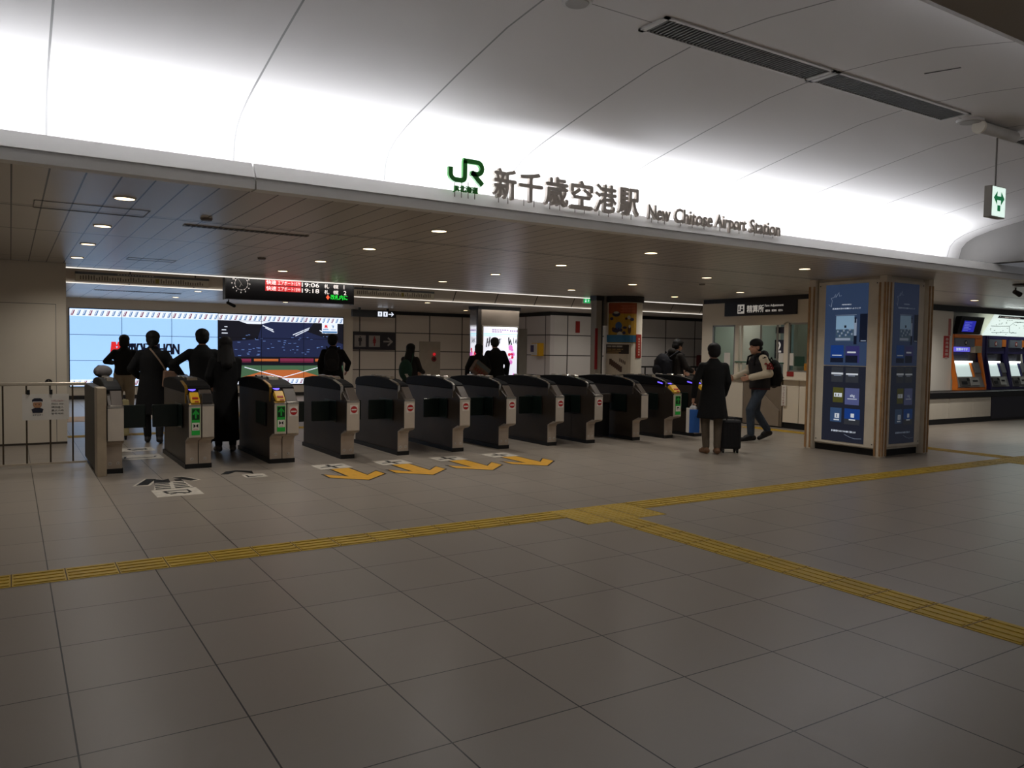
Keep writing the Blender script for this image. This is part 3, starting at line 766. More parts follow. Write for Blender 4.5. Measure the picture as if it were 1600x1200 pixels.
for k in range(4):
    yy = 3.70+k*0.105
    poly(mb, [(1.04+0.01*k, yy), (1.19+0.01*k, yy), (1.19+0.01*k, yy+0.05), (1.05+0.01*k, yy+0.05)], 0.0016, 0.001, 0)
    poly(mb, [(1.23+0.01*k, yy), (1.37, yy), (1.37, yy+0.05), (1.23+0.01*k, yy+0.05)], 0.0016, 0.001, 0)
mb.build('arrow_shaft', [ink, m_pad], t, world=True)
def framed(name, lab, x0, y0, x1, y1, full=True):
    t = thing(name, lab, 'floor sticker', ((x0+x1)/2, (y0+y1)/2, 0))
    mb = MB(); poly(mb, [(x0, y0), (x1, y0), (x1, y1), (x0, y1)], 0.0005, 0.001, 0); mb.build('sheet', m_pad, t, world=True)
    mb = MB(); xm = (x0+x1)/2; ym = (y0+y1)/2; a = (x1-x0)*0.26; b = (y1-y0)*0.22; oo = (xm, ym, 0.0016)
    if full:
        mb.stroke([(-a, b), (-a*0.8, -b*0.3), (-a*0.2, -b*0.1)], 0.03, oo, X_, Y_, 0.001).stroke([(-a, b), (a, b*1.1), (a*1.05, -b*0.4), (a*0.4, -b)], 0.03, oo, X_, Y_, 0.001)
        mb.stroke([(-a*0.2, -b*0.1), (a*0.7, -b*0.9)], 0.035, oo, X_, Y_, 0.001).stroke([(-a*0.7, -b*1.0), (a*0.1, -b*0.2), (a*0.9, -b*0.9)], 0.025, oo, X_, Y_, 0.001)
    else:
        mb.stroke([(-a*1.3, b), (-a*1.5, -b*0.6), (a*1.2, -b*0.6), (a*1.4, b*0.4)], 0.03, oo, X_, Y_, 0.001)
    mb.build('mark', ink, t, world=True)
framed('floor_sign', 'white floor sticker with black frame mark at the tail of the worn arrow', 0.99, 3.24, 1.42, 3.66)
framed('floor_sign', 'white floor sticker with thin black mark inside the leftmost aisle', 0.98, 6.05, 1.48, 6.5, False)
framed('floor_sign', 'dark worn floor sticker deeper inside the leftmost aisle', 1.08, 6.9, 1.5, 7.3)
t = thing('floor_sign', 'small worn black and white sticker between the two wide gates', 'floor sticker', (2.0, 4.4, 0))
mb = MB(); poly(mb, [(1.82, 4.38), (1.90, 4.36), (2.02, 4.52), (2.14, 4.36), (2.16, 4.26), (2.20, 4.50), (2.04, 4.62), (1.92, 4.58)], 0.0005, 0.001, 0); mb.build('arrow_barb', ink, t, world=True)
mb = MB(); poly(mb, [(2.02, 4.02), (2.26, 4.02), (2.26, 4.26), (2.02, 4.26)], 0.0005, 0.001, 0); mb.stroke([(-0.08, 0.06), (-0.08, -0.06), (0.08, -0.05)], 0.025, (2.14, 4.14, 0.0016), X_, Y_, 0.001, 1); mb.build('sheet', [m_pad, ink], t, world=True)

m_tac = mat('tactile_yellow', (196, 162, 52), 0.5, var=0.12, scale=5)
def tactile(name, lab, x0, y0, x1, y1, along, dots=False):
    o = MB().box(x0, y0, 0, x1, y1, 0.0025)
    mb = o
    nx = max(1, round((x1-x0)/0.3)); ny = max(1, round((y1-y0)/0.3))
    if dots:
        for i in range(nx*5):
            for j in range(ny*5):
                x = x0+(i+0.5)*(x1-x0)/(nx*5); y = y0+(j+0.5)*(y1-y0)/(ny*5)
                mb.add([(x-0.014, y-0.014, 0.0025), (x+0.014, y-0.014, 0.0025), (x+0.014, y+0.014, 0.0025), (x-0.014, y+0.014, 0.0025), (x-0.008, y-0.008, 0.007), (x+0.008, y-0.008, 0.007), (x+0.008, y+0.008, 0.007), (x-0.008, y+0.008, 0.007)],
                       [(0, 1, 5, 4), (1, 2, 6, 5), (2, 3, 7, 6), (3, 0, 4, 7), (4, 5, 6, 7)])
    elif along == 'x':
        for i in range(nx):
            a = x0+i*(x1-x0)/nx+0.012; b = x0+(i+1)*(x1-x0)/nx-0.012
            for k in range(4):
                y = y0+(k+0.5)*(y1-y0)/4; mb.box(a, y-0.016, 0.0025, b, y+0.016, 0.0075)
    else:
        for j in range(ny):
            a = y0+j*(y1-y0)/ny+0.012; b = y0+(j+1)*(y1-y0)/ny-0.012
            for k in range(4):
                x = x0+(k+0.5)*(x1-x0)/4; mb.box(x-0.016, a, 0.0025, x+0.016, b, 0.0075)
    # joints between the blocks
    jn = MB()
    if along == 'x':
        for i in range(nx+1): xx = x0+i*(x1-x0)/nx; jn.box(xx-0.003, y0, 0.0025, xx+0.003, y1, 0.0031, 1)
    else:
        for j in range(ny+1): yy = y0+j*(y1-y0)/ny; jn.box(x0, yy-0.003, 0.0025, x1, yy+0.003, 0.0031, 1)
    off = len(mb.v); mb.v += jn.v; mb.f += [[off+i for i in f] for f in jn.f]; mb.mi += jn.mi
    return tag(mb.build(name, [m_tac, mat('tactile_joint', (70, 48, 16), 0.6)]), lab, 'tactile paving', 'yellow tactile paving')
tactile('tactile_path', 'yellow ribbed guide path running left from the dotted junction', -4.65, 0.62, 3.95, 0.92, 'x')
tactile('tactile_path', 'yellow ribbed guide path from the dotted junction to the right past the column', 4.85, 0.62, 11.6, 0.92, 'x')
tactile('tactile_path', 'yellow ribbed guide path coming towards the lower right of the frame', 4.2, -4.8, 4.5, 0.32, 'y')
tactile('tactile_junction', 'yellow dotted junction where three guide paths meet', 3.95, 0.32, 4.85, 0.92, 'x', True)
tactile('tactile_junction', 'yellow dotted junction right of the poster-clad column', 11.6, 0.32, 12.8, 0.92, 'x', True)
tactile('tactile_path', 'short yellow guide path leading from the right junction behind the column', 12.05, 0.92, 12.35, 4.2, 'y')
tactile('tactile_path', 'yellow strip along the foot of the fare window', 12.1, 4.2, 12.4, 5.9, 'y')
tag(MB().box(0.55, 11.75, 0, 6.5, 12.9, 0.003).build('floor_band', mat('band_yellow_brown', (172, 130, 50), 0.5, var=0.12, scale=5)), 'wide yellow-brown band on the floor of the paid area, seen through the railing', 'floor marking')
tactile('tactile_path', 'narrow yellow-brown strip on the paid area floor, nearer the railing', 0.55, 9.0, 8.0, 9.3, 'x')

# ---------------------------------------------------------------- video wall
YV = 18.27
v0 = at_y(108.5, 481, YV); vx1 = at_y(536, 497, YV).x
zb, ztp = 0.34, 2.345
xL, xR = v0.x, vx1
t = thing('video_wall', 'wide bright video wall on the far wall, half pale blue and half dark stadium picture', 'screen', ((xL+xR)/2, YV, zb))
MB().box(xL-0.02, YV, zb-0.02, xR+0.02, YV+0.05, ztp+0.02).build('housing', ink, t, world=True)
xm = at_y(340, 550, YV).x
e_blue = lamp_mat('screen_pale_blue', (162, 206, 255), 1.0)
e_navy = lamp_mat('screen_navy', (26, 34, 66), 1.0)
e_dark = lamp_mat('screen_dark', (11, 12, 24), 1.0)
e_white = lamp_mat('screen_white', (232, 240, 255), 1.0)
e_red = lamp_mat('screen_red', (216, 40, 44), 0.9)
e_mar = lamp_mat('screen_maroon', (120, 40, 70), 0.9)
e_ink = lamp_mat('screen_ink', (12, 16, 34), 1.0)
e_teal = lamp_mat('screen_teal', (70, 120, 170), 0.9)
e_green = lamp_mat('screen_green', (64, 96, 70), 0.9)
e_glow = lamp_mat('screen_glow', (96, 124, 180), 1.0)
e_orange = lamp_mat('screen_orange', (176, 96, 50), 0.9)
o0 = Vector((xL, YV-0.001, zb)); W = xR-xL; H = ztp-zb; wl = xm-xL
a = MB().rect(0, 0, wl, H, o0, X_, Z_, 0.004).build('left_picture', e_blue, t, world=True)
def strip(y0, y1, x0, x1, par, off):
    n = int((x1-x0)/0.135)
    mb = MB().rect(x0, y0, x1, y1, o0-Y_*0.005, X_, Z_, 0.001, 0)
    oz = o0-Y_*0.0065; h = y1-y0
    for k in range(n):
        x = x0+k*(x1-x0)/n+0.02; m_ = 1 if (k+off) % 3 else 2
        s = h*0.55
        mb.slab([oz+X_*(x+dx)+Z_*(y0+dz) for dx, dz in ((0, h*0.12), (0.055, h*0.12), (0.055+s*0.5, h*0.85), (s*0.5, h*0.85))], -Y_, 0.001, m_)
        mb.slab([oz-Y_*0.0015+X_*(x+dx)+Z_*(y0+dz) for dx, dz in ((0.022, h*0.25), (0.036, h*0.25), (0.036+s*0.4, h*0.85), (0.022+s*0.4, h*0.85))], -Y_, 0.001, 0)
    mb.build('pattern_border', [e_white, e_teal, e_mar], par, world=False)
# children are in the wall's own coordinates
loc = t.location
def rel(p): return Vector(p)-loc
o0 = rel(o0)
strip(H-0.19, H-0.01, 0, W, t, 0)
strip(0.01, 0.17, 0, W, t, 1)
yl = at_y(285, 551, YV).z-zb; yh = at_y(285, 538, YV).z-zb
# logo and word, partly hidden behind people
xl0 = at_y(172, 550, YV).x-xL; xl1 = at_y(193, 550, YV).x-xL
ly0 = at_y(180, 552, YV).z-zb; ly1 = at_y(180, 534, YV).z-zb
mb = MB()
ww = xl1-xl0; hh = ly1-ly0; oz = o0-Y_*0.005
for pts in ([(0, 0), (0.36, 0), (0.5, 0.42), (0.42, 0.62), (0.2, 1), (0.1, 1)], [(0.36, 0), (0.64, 0), (0.5, 0.42)], [(0.64, 0), (1.0, 0), (0.9, 1), (0.8, 1), (0.58, 0.62), (0.5, 0.42)], [(0.2, 1), (0.42, 1), (0.5, 0.72), (0.58, 1), (0.8, 1), (0.58, 0.6), (0.42, 0.6)]):
    mb.slab([oz+X_*(xl0+x*ww)+Z_*(ly0+y*hh) for x, y in pts], -Y_, 0.001)
mb.build('logo', e_red, a, world=False)
a.location = (0, 0, 0)
x0 = at_y(202, 550, YV).x-xL; x1 = at_y(282, 550, YV).x-xL
wy0 = at_y(245, 553.5, YV).z-zb; wy1 = at_y(245, 537, YV).z-zb
mb = MB(); lw = (x1-x0)/7; lh = wy1-wy0; sw_ = 0.05
def ls(k, pts): mb.stroke([(x0+k*lw+px_*lw*0.74, wy0+py_*lh) for px_, py_ in pts], sw_, oz, X_, Z_, 0.001)
arch = lambda a_, b_: [(a_, 0), (a_, 0.55), (a_+(b_-a_)*0.2, 0.93), (b_-(b_-a_)*0.2, 0.93), (b_, 0.55), (b_, 0)]
ls(0, arch(0, 0.5)); ls(0, arch(0.5, 1))
for k in (1, 5): ls(k, arch(0, 1)); ls(k, [(0, 0.28), (1, 0.28)])
ls(2, [(0, 0), (0, 0.95), (0.8, 0.95), (1, 0.75), (0.8, 0.5), (0, 0.5)]); ls(2, [(0.45, 0.5), (1, 0)])
ls(3, [(0, 1), (0, 0.3), (0.25, 0.05), (0.75, 0.05), (1, 0.3), (1, 1)])
ls(4, [(0, 0), (0, 1)]); ls(4, [(1, 0), (1, 1)]); ls(4, [(0, 0.5), (1, 0.5)])
ls(6, [(0, 0), (0, 1)]); ls(6, [(0.0, 0.97), (1, 0.03)]); ls(6, [(1, 0), (1, 1)])
mb.build('lettering', e_ink, a)
# right picture: floodlit stadium at night
b = MB().rect(wl, 0.17, W, H-0.19, o0, X_, Z_, 0.004).build('right_picture', e_navy, t)
mb = MB(); rw = W-wl
rnd = random.Random(3)
mb.rect(wl, 0.17, W, 0.62, oz, X_, Z_, 0.001, 3)
mb.rect(wl, 0.55, W, 0.80, oz-Y_*0.001, X_, Z_, 0.001, 2)
mb.slab([oz-Y_*0.001+X_*(wl+x*rw)+Z_*y for x, y in ((0.0, 1.2), (0.30, 1.3), (0.34, 1.82), (0.0, 1.82))], -Y_, 0.001, 2)
mb.slab([oz-Y_*0.001+X_*(wl+x*rw)+Z_*y for x, y in ((0.70, 1.55), (1.0, 1.2), (1.0, 1.82), (0.75, 1.82))], -Y_, 0.001, 2)
for k in range(70):
    x = wl+rnd.random()*rw*0.97; y = 0.82+rnd.random()*0.6
    mb.rect(x, y, x+0.03+rnd.random()*0.06, y+0.015, oz-Y_*0.002, X_, Z_, 0.001, 1)
mb.build('stadium', [e_navy, e_glow, e_dark, e_green], b)
mb = MB()
for x, y, l, sl in ((0.34, 1.70, 0.30, -0.12), (0.36, 1.64, 0.25, -0.12), (0.58, 1.45, 0.5, 0.22), (0.60, 1.42, 0.4, 0.2), (0.03, 1.55, 0.12, 0.0), (0.03, 1.46, 0.16, 0.0), (0.05, 1.64, 0.08, 0.0), (0.80, 1.60, 0.2, -0.08)):
    mb.stroke([(wl+x*rw, y), (wl+x*rw+l, y+sl)], 0.022, oz-Y_*0.003, X_, Z_, 0.001)
mb.slab([oz-Y_*0.002+X_*(wl+x*rw)+Z_*y for x, y in ((0.16, 1.81), (0.40, 1.81), (0.33, 1.74), (0.22, 1.74))], -Y_, 0.001)
mb.build('floodlight', e_white, b)
# the field and the coloured seats of the stand
mb = MB()
mb.slab([oz-Y_*0.0035+X_*(wl+x*rw)+Z_*y for x, y in ((0.15, 0.18), (0.85, 0.18), (0.62, 0.42), (0.38, 0.42))], -Y_, 0.0003, 0)
for x, y, w_, h_, m_ in ((0.02, 0.64, 0.9, 0.10, 1), (1.0, 0.66, 0.7, 0.08, 2), (1.75, 0.64, 1.0, 0.12, 1), (2.8, 0.66, 0.7, 0.09, 2)):
    mb.rect(wl+x, y, wl+x+w_, y+h_, oz-Y_*0.0035, X_, Z_, 0.0003, m_)
mb.stroke([(wl+rw*0.5, 0.2), (wl+rw*0.2, 0.5)], 0.02, oz-Y_*0.004, X_, Z_, 0.0003, 3).stroke([(wl+rw*0.5, 0.2), (wl+rw*0.8, 0.5)], 0.02, oz-Y_*0.004, X_, Z_, 0.0003, 3)
mb.build('field', [e_orange, e_mar, e_orange, e_white], b)
bx0 = at_y(502.5, 512, YV).x-xL; bx1 = at_y(526.5, 512, YV).x-xL; bz0 = at_y(515, 521, YV).z-zb; bz1 = at_y(515, 504.5, YV).z-zb
g = MB().rect(bx0, bz0, bx1, bz1, oz-Y_*0.03, X_, Z_, 0.002).build('badge', e_white, b)
mb = MB()
for pts in ([(0.16, 0.5), (0.22, 0.5), (0.25, 0.62), (0.28, 0.5), (0.36, 0.5), (0.33, 0.82), (0.26, 0.74), (0.19, 0.82)],):
    mb.slab([oz-Y_*0.033+X_*(bx0+x*(bx1-bx0))+Z_*(bz0+y*(bz1-bz0)) for x, y in pts], -Y_, 0.001, 0)
mb.rect(bx0+0.01, bz0+0.01, bx1-0.01, bz0+(bz1-bz0)*0.2, oz-Y_*0.033, X_, Z_, 0.001, 1)
mb.rect(bx0+0.03, bz0+(bz1-bz0)*0.33, bx0+(bx1-bx0)*0.42, bz0+(bz1-bz0)*0.40, oz-Y_*0.033, X_, Z_, 0.001, 1)
mb.stroke([(bx0+(bx1-bx0)*0.62, bz0+(bz1-bz0)*0.72), (bx0+(bx1-bx0)*0.75, bz0+(bz1-bz0)*0.72), (bx0+(bx1-bx0)*0.70, bz0+(bz1-bz0)*0.5)], 0.02, oz-Y_*0.033, X_, Z_, 0.001, 1)
mb.rect(bx0+(bx1-bx0)*0.58, bz0+(bz1-bz0)*0.33, bx1-0.05, bz0+(bz1-bz0)*0.38, oz-Y_*0.033, X_, Z_, 0.001, 1)
mb.build('badge_print', [e_red, e_teal], g)
mb = MB()
xs3 = [at_y(p, 550, YV).x-xL for p in (190.3, 268, 340.5, 408, 474)]
for x in xs3: mb.rect(x-0.006, 0, x+0.006, H, oz-Y_*0.036, X_, Z_, 0.001)
for y in (H/3, 2*H/3): mb.rect(0, y-0.006, W, y+0.006, oz-Y_*0.036, X_, Z_, 0.001)
mb.build('panel_seam', ink, t)

# ---------------------------------------------------------------- departure board with clock
YD = 9.5
p0 = at_y(353, 466.5, YD); p1 = at_y(552, 475, YD)
x0, x1, z0_, z1_ = p0.x, p1.x, 2.285, 2.665
t = thing('departure_board', 'black hanging train departure board with clock and red lettering', 'sign', ((x0+x1)/2, YD, z0_))
MB().box(x0, YD, z0_, x1, YD+0.22, z1_).build('case', mat('board_black', (18, 17, 22), 0.35), t, world=True, bevel=0.006)
mb = MB()
for x in (x0+0.3, x1-0.3): mb.tube((x, YD+0.11, z1_), (x, YD+0.11, 3.05), 0.025)
mb.build('hanger', dark, t, world=True)
MB().box(x0-0.012, YD-0.005, z0_-0.01, x0, YD+0.2, z1_).box(x1, YD-0.005, z0_-0.01, x1+0.012, YD+0.2, z1_).build('end_plate', dark, t, world=True)
oD = Vector((x0, YD-0.001, z0_)); WD = x1-x0
l_red = lamp_mat('led_red', (196, 44, 46), 0.8); l_white = lamp_mat('led_white', (255, 244, 238), 0.95); l_green = lamp_mat('led_green', (40, 224, 70), 1.1); l_orange = lamp_mat('led_orange', (255, 96, 60), 1.1); l_pink = lamp_mat('led_pink', (255, 226, 226), 0.95)
def bx(p): return at_y(p, 450, YD).x-x0
def bz(x, y): return at_y(x, y, YD).z-z0_
# clock
cc = (bx(377.0), bz(377, 443)); rc = 0.155
fc = MB().disc(cc[0], cc[1], rc+0.012, oD, X_, Z_, 0.003, n=32).build('clock_face', mat('clock_black', (16, 16, 20), 0.4), t, world=True)
mb = MB()
for k in range(60):
    an = 2*PI*k/60; r1, r2 = (rc-0.03, rc-0.012) if k % 5 == 0 else (rc-0.026, rc-0.02)
    if k % 5 == 0 or True:
        mb.stroke([(cc[0]+math.sin(an)*(r1-0.02), cc[1]+math.cos(an)*(r1-0.02)), (cc[0]+math.sin(an)*(r2-0.02), cc[1]+math.cos(an)*(r2-0.02))], 0.006 if k % 5 == 0 else 0.003, oD-Y_*0.004, X_, Z_, 0.001)
mb.build('clock_mark', l_white, fc, world=False)
fc.children[0].location = -t.location
for k in range(1, 13):
    an = 2*PI*k/12
    text('numeral', str(k), oD-Y_*0.004+X_*(cc[0]+math.sin(an)*rc-0.014)+Z_*(cc[1]+math.cos(an)*rc-0.014), X_, Z_, 0.026, None, l_white, t, 0.001, 0)
mb = MB()
for an, L_, wd_ in ((18.85/12*2*PI, 0.07, 0.008), (54/60*2*PI, 0.115, 0.005), (0.40*2*PI, 0.05, 0.003)):
    mb.stroke([(cc[0], cc[1]), (cc[0]+math.sin(an)*L_, cc[1]+math.cos(an)*L_)], wd_, oD-Y_*0.005, X_, Z_, 0.001)
mb.build('clock_hand', mat('hand_grey', (150, 146, 140), 0.4, emit=0.3), t, world=True)
# two train rows and the running text
for k, (no, tm, pf) in enumerate((('1579', '19:06', '1'), ('1599', '19:18', '2'))):
    dy = -9.2*k
    zr0 = bz(443, 446.4-dy); zr1 = bz(443, 438.2-dy)
    h_ = zr1-zr0; zc0 = zr0+h_*0.10; hc = h_*0.8
    MB().rect(bx(414.5), zr0, bx(470.2), zr1, oD, X_, Z_, 0.003).build('red_field', l_red, t, world=True)
    for s, pa_, pb_, m_, bold in (('快速', 416, 431.5, l_pink, 0.012), ('エアポート'+no, 434, 469, l_pink, 0), (tm, 471.5, 498.5, l_white, 0), ('札', 506.5, 514, l_white, 0), ('幌', 521, 528.5, l_white, 0), (pf, 537, 541, l_white, 0)):
        text('lettering', s, oD-Y_*0.004+X_*bx(pa_)+Z_*(zc0-h_*(0.16 if pa_ > 500 else 0.1 if pa_ > 471 else 0)), X_, Z_, hc, None if s == '1' else bx(pb_)-bx(pa_), m_, t, 0.001, bold)
text('lettering', '改札内に', oD-Y_*0.003+X_*bx(516.5)+Z_*bz(530, 468.6), X_, Z_, bz(530, 461)-bz(530, 468.6), bx(543)-bx(516.5), l_green, t, 0.001, 0.008)
cxm, czm = bx(512.3), bz(512, 464.6)
MB().slab([oD-Y_*0.003+X_*(cxm+a_)+Z_*(czm+b_) for a_, b_ in ((-0.035, 0), (0, -0.045), (0.035, 0), (0, 0.045))], -Y_, 0.001).build('diamond', l_orange, t, world=True)
# small camera hung at its lower corner
cpt = at_y(362, 476, YD)
t = thing('security_camera', 'small black camera hanging under the left end of the departure board', 'camera', (cpt.x, YD+0.1, z0_-0.02))
MB().tube((cpt.x-0.03, YD+0.1, z0_-0.011), (cpt.x-0.03, YD+0.1, z0_-0.06), 0.01).build('bracket', ink, t, world=True)
MB().capsule((cpt.x-0.04, YD+0.12, z0_-0.065), (cpt.x+0.05, YD+0.04, z0_-0.12), 0.026, 0.03).build('body', ink, t, world=True, smooth=True)

# route maps on the far slope of the recess
def route_map(lab, pxa, pya, pxb, pyb):
    ym = 11.95
    A = at_y(pxa, pya, ym); B = at_y(pxb, pyb, ym)
    t = thing('route_map', lab, 'map', ((A.x+B.x)/2, ym, B.z), group='fare maps in the ceiling recess')
    top = 2.80; bot = 2.62
    MB().box(A.x, ym-0.03, bot, B.x, ym+0.06, top-0.03).build('map_panel', mat('map_grey', (176, 164, 142), 0.5), t, world=True)
    hd = MB().box(A.x, ym-0.05, top-0.045, B.x, ym+0.06, top).build('header', dark, t, world=True)
    mb = MB(); r_ = random.Random(5); o_ = Vector((A.x, ym-0.031, bot)); wm = B.x-A.x
    x = 0.08
    while x < wm-0.1:
        mb.rect(x, 0.035, x+0.02, 0.035+0.04+r_.random()*0.05, o_, X_, Z_, 0.001, 0)
        x += 0.045
    mb.rect(0.35, 0.02, wm-0.2, 0.027, o_, X_, Z_, 0.001, 1)
    mb.rect(wm*0.58, 0.03, wm*0.61, 0.115, o_-Y_*0.001, X_, Z_, 0.001, 2)
    mb.build('print', [mat('print_brown', (78, 66, 54), 0.6), mat('print_line', (110, 84, 60), 0.6), mat('print_olive', (120, 104, 30), 0.6)], t, world=True)
    mb = MB(); x = wm*0.3
    while x < wm*0.56:
        mb.rect(x, 0.0, x+0.03, 0.016, Vector((A.x, ym-0.051, top-0.03)), X_, Z_, 0.001); x += 0.05
    mb.build('title', mat('title_grey', (150, 144, 134), 0.6), t, world=True)
route_map('long fare map with dark header in the recess left of the departure board', 117, 423, 326, 447)
route_map('fare map in the recess right of the departure board', 552, 452, 677, 470)

# green exit sign of the gate line
q = at_y(917, 470, 9.0)
t = thing('exit_sign', 'small lit green exit sign near the post column', 'sign', (q.x, 9.0, 2.5))
MB().box(q.x-0.10, 9.0, q.z-0.06, q.x+0.10, 9.04, q.z+0.06).build('case', white, t, world=True)
MB().rect(-0.09, -0.05, 0.09, 0.05, (q.x, 8.999, q.z), X_, Z_, 0.002).build('sign_face', lamp_mat('exit_green_lit', (30, 170, 90), 0.9), t, world=True)
mb = MB(); oo = (q.x, 8.996, q.z)
mb.stroke([(-0.05, -0.03), (-0.03, 0.0), (-0.035, 0.02)], 0.014, oo, X_, Z_, 0.001).stroke([(-0.02, -0.03), (-0.03, 0.0)], 0.012, oo, X_, Z_, 0.001).disc(-0.03, 0.032, 0.010, oo, X_, Z_, 0.001, n=12).stroke([(0.03, -0.02), (0.05, 0.005), (0.03, 0.03)], 0.012, oo, X_, Z_, 0.001)
mb.build('pictogram', e_white, t, world=True)
MB().tube((q.x, 9.02, q.z+0.06), (q.x, 9.02, 3.05), 0.012).build('hanger', dark, t, world=True)

# toilet signs
def figure(mb, cx, cy, h, o, m, dress=False):
    mb.disc(cx, cy+h*0.43, h*0.075, o, X_, Z_, 0.001, m, 14)
    o = Vector(o)
    if dress: pts = [(-0.09, 0.33), (0.09, 0.33), (0.20, 0.0), (0.12, -0.01), (0.19, -0.18), (0.07, -0.18), (0.06, -0.5), (-0.06, -0.5), (-0.07, -0.18), (-0.19, -0.18), (-0.12, -0.01), (-0.20, 0.0)]
    else: pts = [(-0.17, 0.33), (0.17, 0.33), (0.19, -0.02), (0.11, -0.02), (0.11, -0.5), (0.015, -0.5), (0.0, -0.1), (-0.015, -0.5), (-0.11, -0.5), (-0.11, -0.02), (-0.19, -0.02)]
    mb.slab([o+X_*(cx+x*h)+Z_*(cy+y*h) for x, y in pts], -Y_, 0.001, m)
YT = 18.45
A = at_y(548, 546.5, YT); B = at_y(617.5, 520.5, YT)
t = thing('toilet_sign', 'large dark wall sign with man and woman pictograms and arrow', 'sign', ((A.x+B.x)/2, YT, A.z))
MB().box(A.x, YT, 1.38, B.x, YT+0.04, B.z).build('panel', mat('sign_purple_black', (34, 28, 34), 0.4), t, world=True)
m_pg = mat('pictogram_grey', (150, 142, 136), 0.5)
o_ = Vector((A.x, YT-0.001, 1.38)); wS = B.x-A.x; hS = B.z-1.38
for k, (f0, f1) in enumerate(((0.08, 0.33), (0.40, 0.65))):
    g = MB().rect(wS*f0, hS*0.17, wS*f1, hS*0.83, o_, X_, Z_, 0.003).build('pictogram_plate', m_pg, t, world=True)
    mb = MB(); figure(mb, wS*(f0+f1)/2, hS*0.5, hS*0.56, o_-Y_*0.004, 0, k == 1); f = mb.build('pictogram', [mat('man_ink', (42, 34, 40), 0.5)] if k == 0 else [mat('woman_red', (140, 28, 34), 0.5)], g); f.location = -t.location
mb = MB().stroke([(wS*0.73, hS*0.49), (wS*0.92, hS*0.49)], hS*0.09, o_, X_, Z_, 0.003).stroke([(wS*0.83, hS*0.72), (wS*0.925, hS*0.49), (wS*0.83, hS*0.26)], hS*0.09, o_-Y_*0.001, X_, Z_, 0.003)
mb.build('arrow', m_pg, t, world=True)
YH = 17.0
A = at_y(551, 495.5, YH); B = at_y(618, 487, YH)
t = thing('toilet_sign', 'narrow dark hanging sign with two lit pictograms and a white arrow', 'sign', ((A.x+B.x)/2, YH, A.z))
MB().box(A.x, YH, 2.35, B.x, YH+0.12, 2.555).build('case', mat('hang_sign_dark', (20, 18, 22), 0.4), t, world=True)
MB().box(A.x+0.2, YH+0.03, 2.555, A.x+0.26, YH+0.08, ZC).box(B.x-0.26, YH+0.03, 2.555, B.x-0.2, YH+0.08, ZC).build('hanger', dark, t, world=True)
o_ = Vector((0, YH-0.001, 2.35))
for p0_, p1_ in ((590.5, 597), (599, 605.5)):
    xa_, xb_ = at_y(p0_, 492, YH).x, at_y(p1_, 492, YH).x
    g = MB().rect(xa_, 0.03, xb_, 0.17, o_, X_, Z_, 0.002).build('pictogram_plate', e_white, t, world=True)
    mb = MB(); figure(mb, (xa_+xb_)/2, 0.10, 0.10, o_-Y_*0.003, 0); f = mb.build('pictogram', ink, g); f.location = -t.location
xa_, xb_ = at_y(607, 492, YH).x, at_y(614.5, 492, YH).x
MB().stroke([(xa_, 0.10), (xb_, 0.10)], 0.022, o_, X_, Z_, 0.002).stroke([(xb_-0.06, 0.155), (xb_, 0.10), (xb_-0.06, 0.045)], 0.022, o_-Y_*0.001, X_, Z_, 0.002).build('arrow', e_white, t, world=True)
# fire alarm on the tiles
c = at_y(677, 566, 18.47)
A = at_y(655, 578, 18.49); B = at_y(688, 534, 18.49)
t = thing('hydrant_cabinet', 'flush beige hydrant cabinet door with red alarm lamp in the tiled wall', 'cabinet', ((A.x+B.x)/2, 18.49, 0.7))
MB().box(A.x, 18.48, 0.2, B.x, 18.496, B.z).build('door', mat('hydrant_beige', (150, 138, 122), 0.5), t, world=True)
c1 = at_y(678, 553.5, 18.47); c2 = at_y(678, 561, 18.47)
MB().ell((c1.x, 18.44, c1.z), (0.05, 0.04, 0.05)).build('alarm_lamp', lamp_mat('alarm_red', (200, 30, 40), 0.7), t, world=True, smooth=True)
MB().tube((c2.x, 18.48, c2.z), (c2.x, 18.455, c2.z), 0.085, n=24).tube((c2.x, 18.455, c2.z), (c2.x, 18.45, c2.z), 0.04, n=16, m=1).build('alarm_button', [mat('alarm_dark_red', (120, 22, 22), 0.4), ink], t, world=True)

# ---------------------------------------------------------------- steel column with lit posters
cx0, cx1, cy0, cy1 = 10.46, 11.75, 13.57, 14.05
t = thing('poster_column', 'steel-clad column with bright lit posters on two faces beyond the gates', 'column', (cx0, cy0, 0))
m_mir = mat('column_steel', (126, 116, 106), 0.22, 0.85)
MB().box(cx0, cy0, 0, cx1, cy1, 2.53).build('cladding', m_mir, t, world=True)
MB().box(cx0-0.03, cy0-0.03, 2.53, cx1+0.03, cy1+0.03, ZC).build('top_band', black, t, world=True)
xp0 = at_y(754.5, 550, cy0).x; xp1 = at_y(807, 550, cy0).x
zp0 = 0.35; zp1 = at_y(780, 511, cy0).z
l_paper = lamp_mat('lightbox_paper', (226, 228, 240), 0.85); l_cyan = lamp_mat('lightbox_cyan', (150, 216, 226), 1.0); l_mag = lamp_mat('lightbox_magenta', (206, 120, 190), 0.9); l_crim = lamp_mat('lightbox_crimson', (190, 40, 70), 0.9); l_ink = lamp_mat('lightbox_ink', (14, 12, 18), 0.6); l_plum = lamp_mat('lightbox_plum', (120, 92, 140), 0.9)
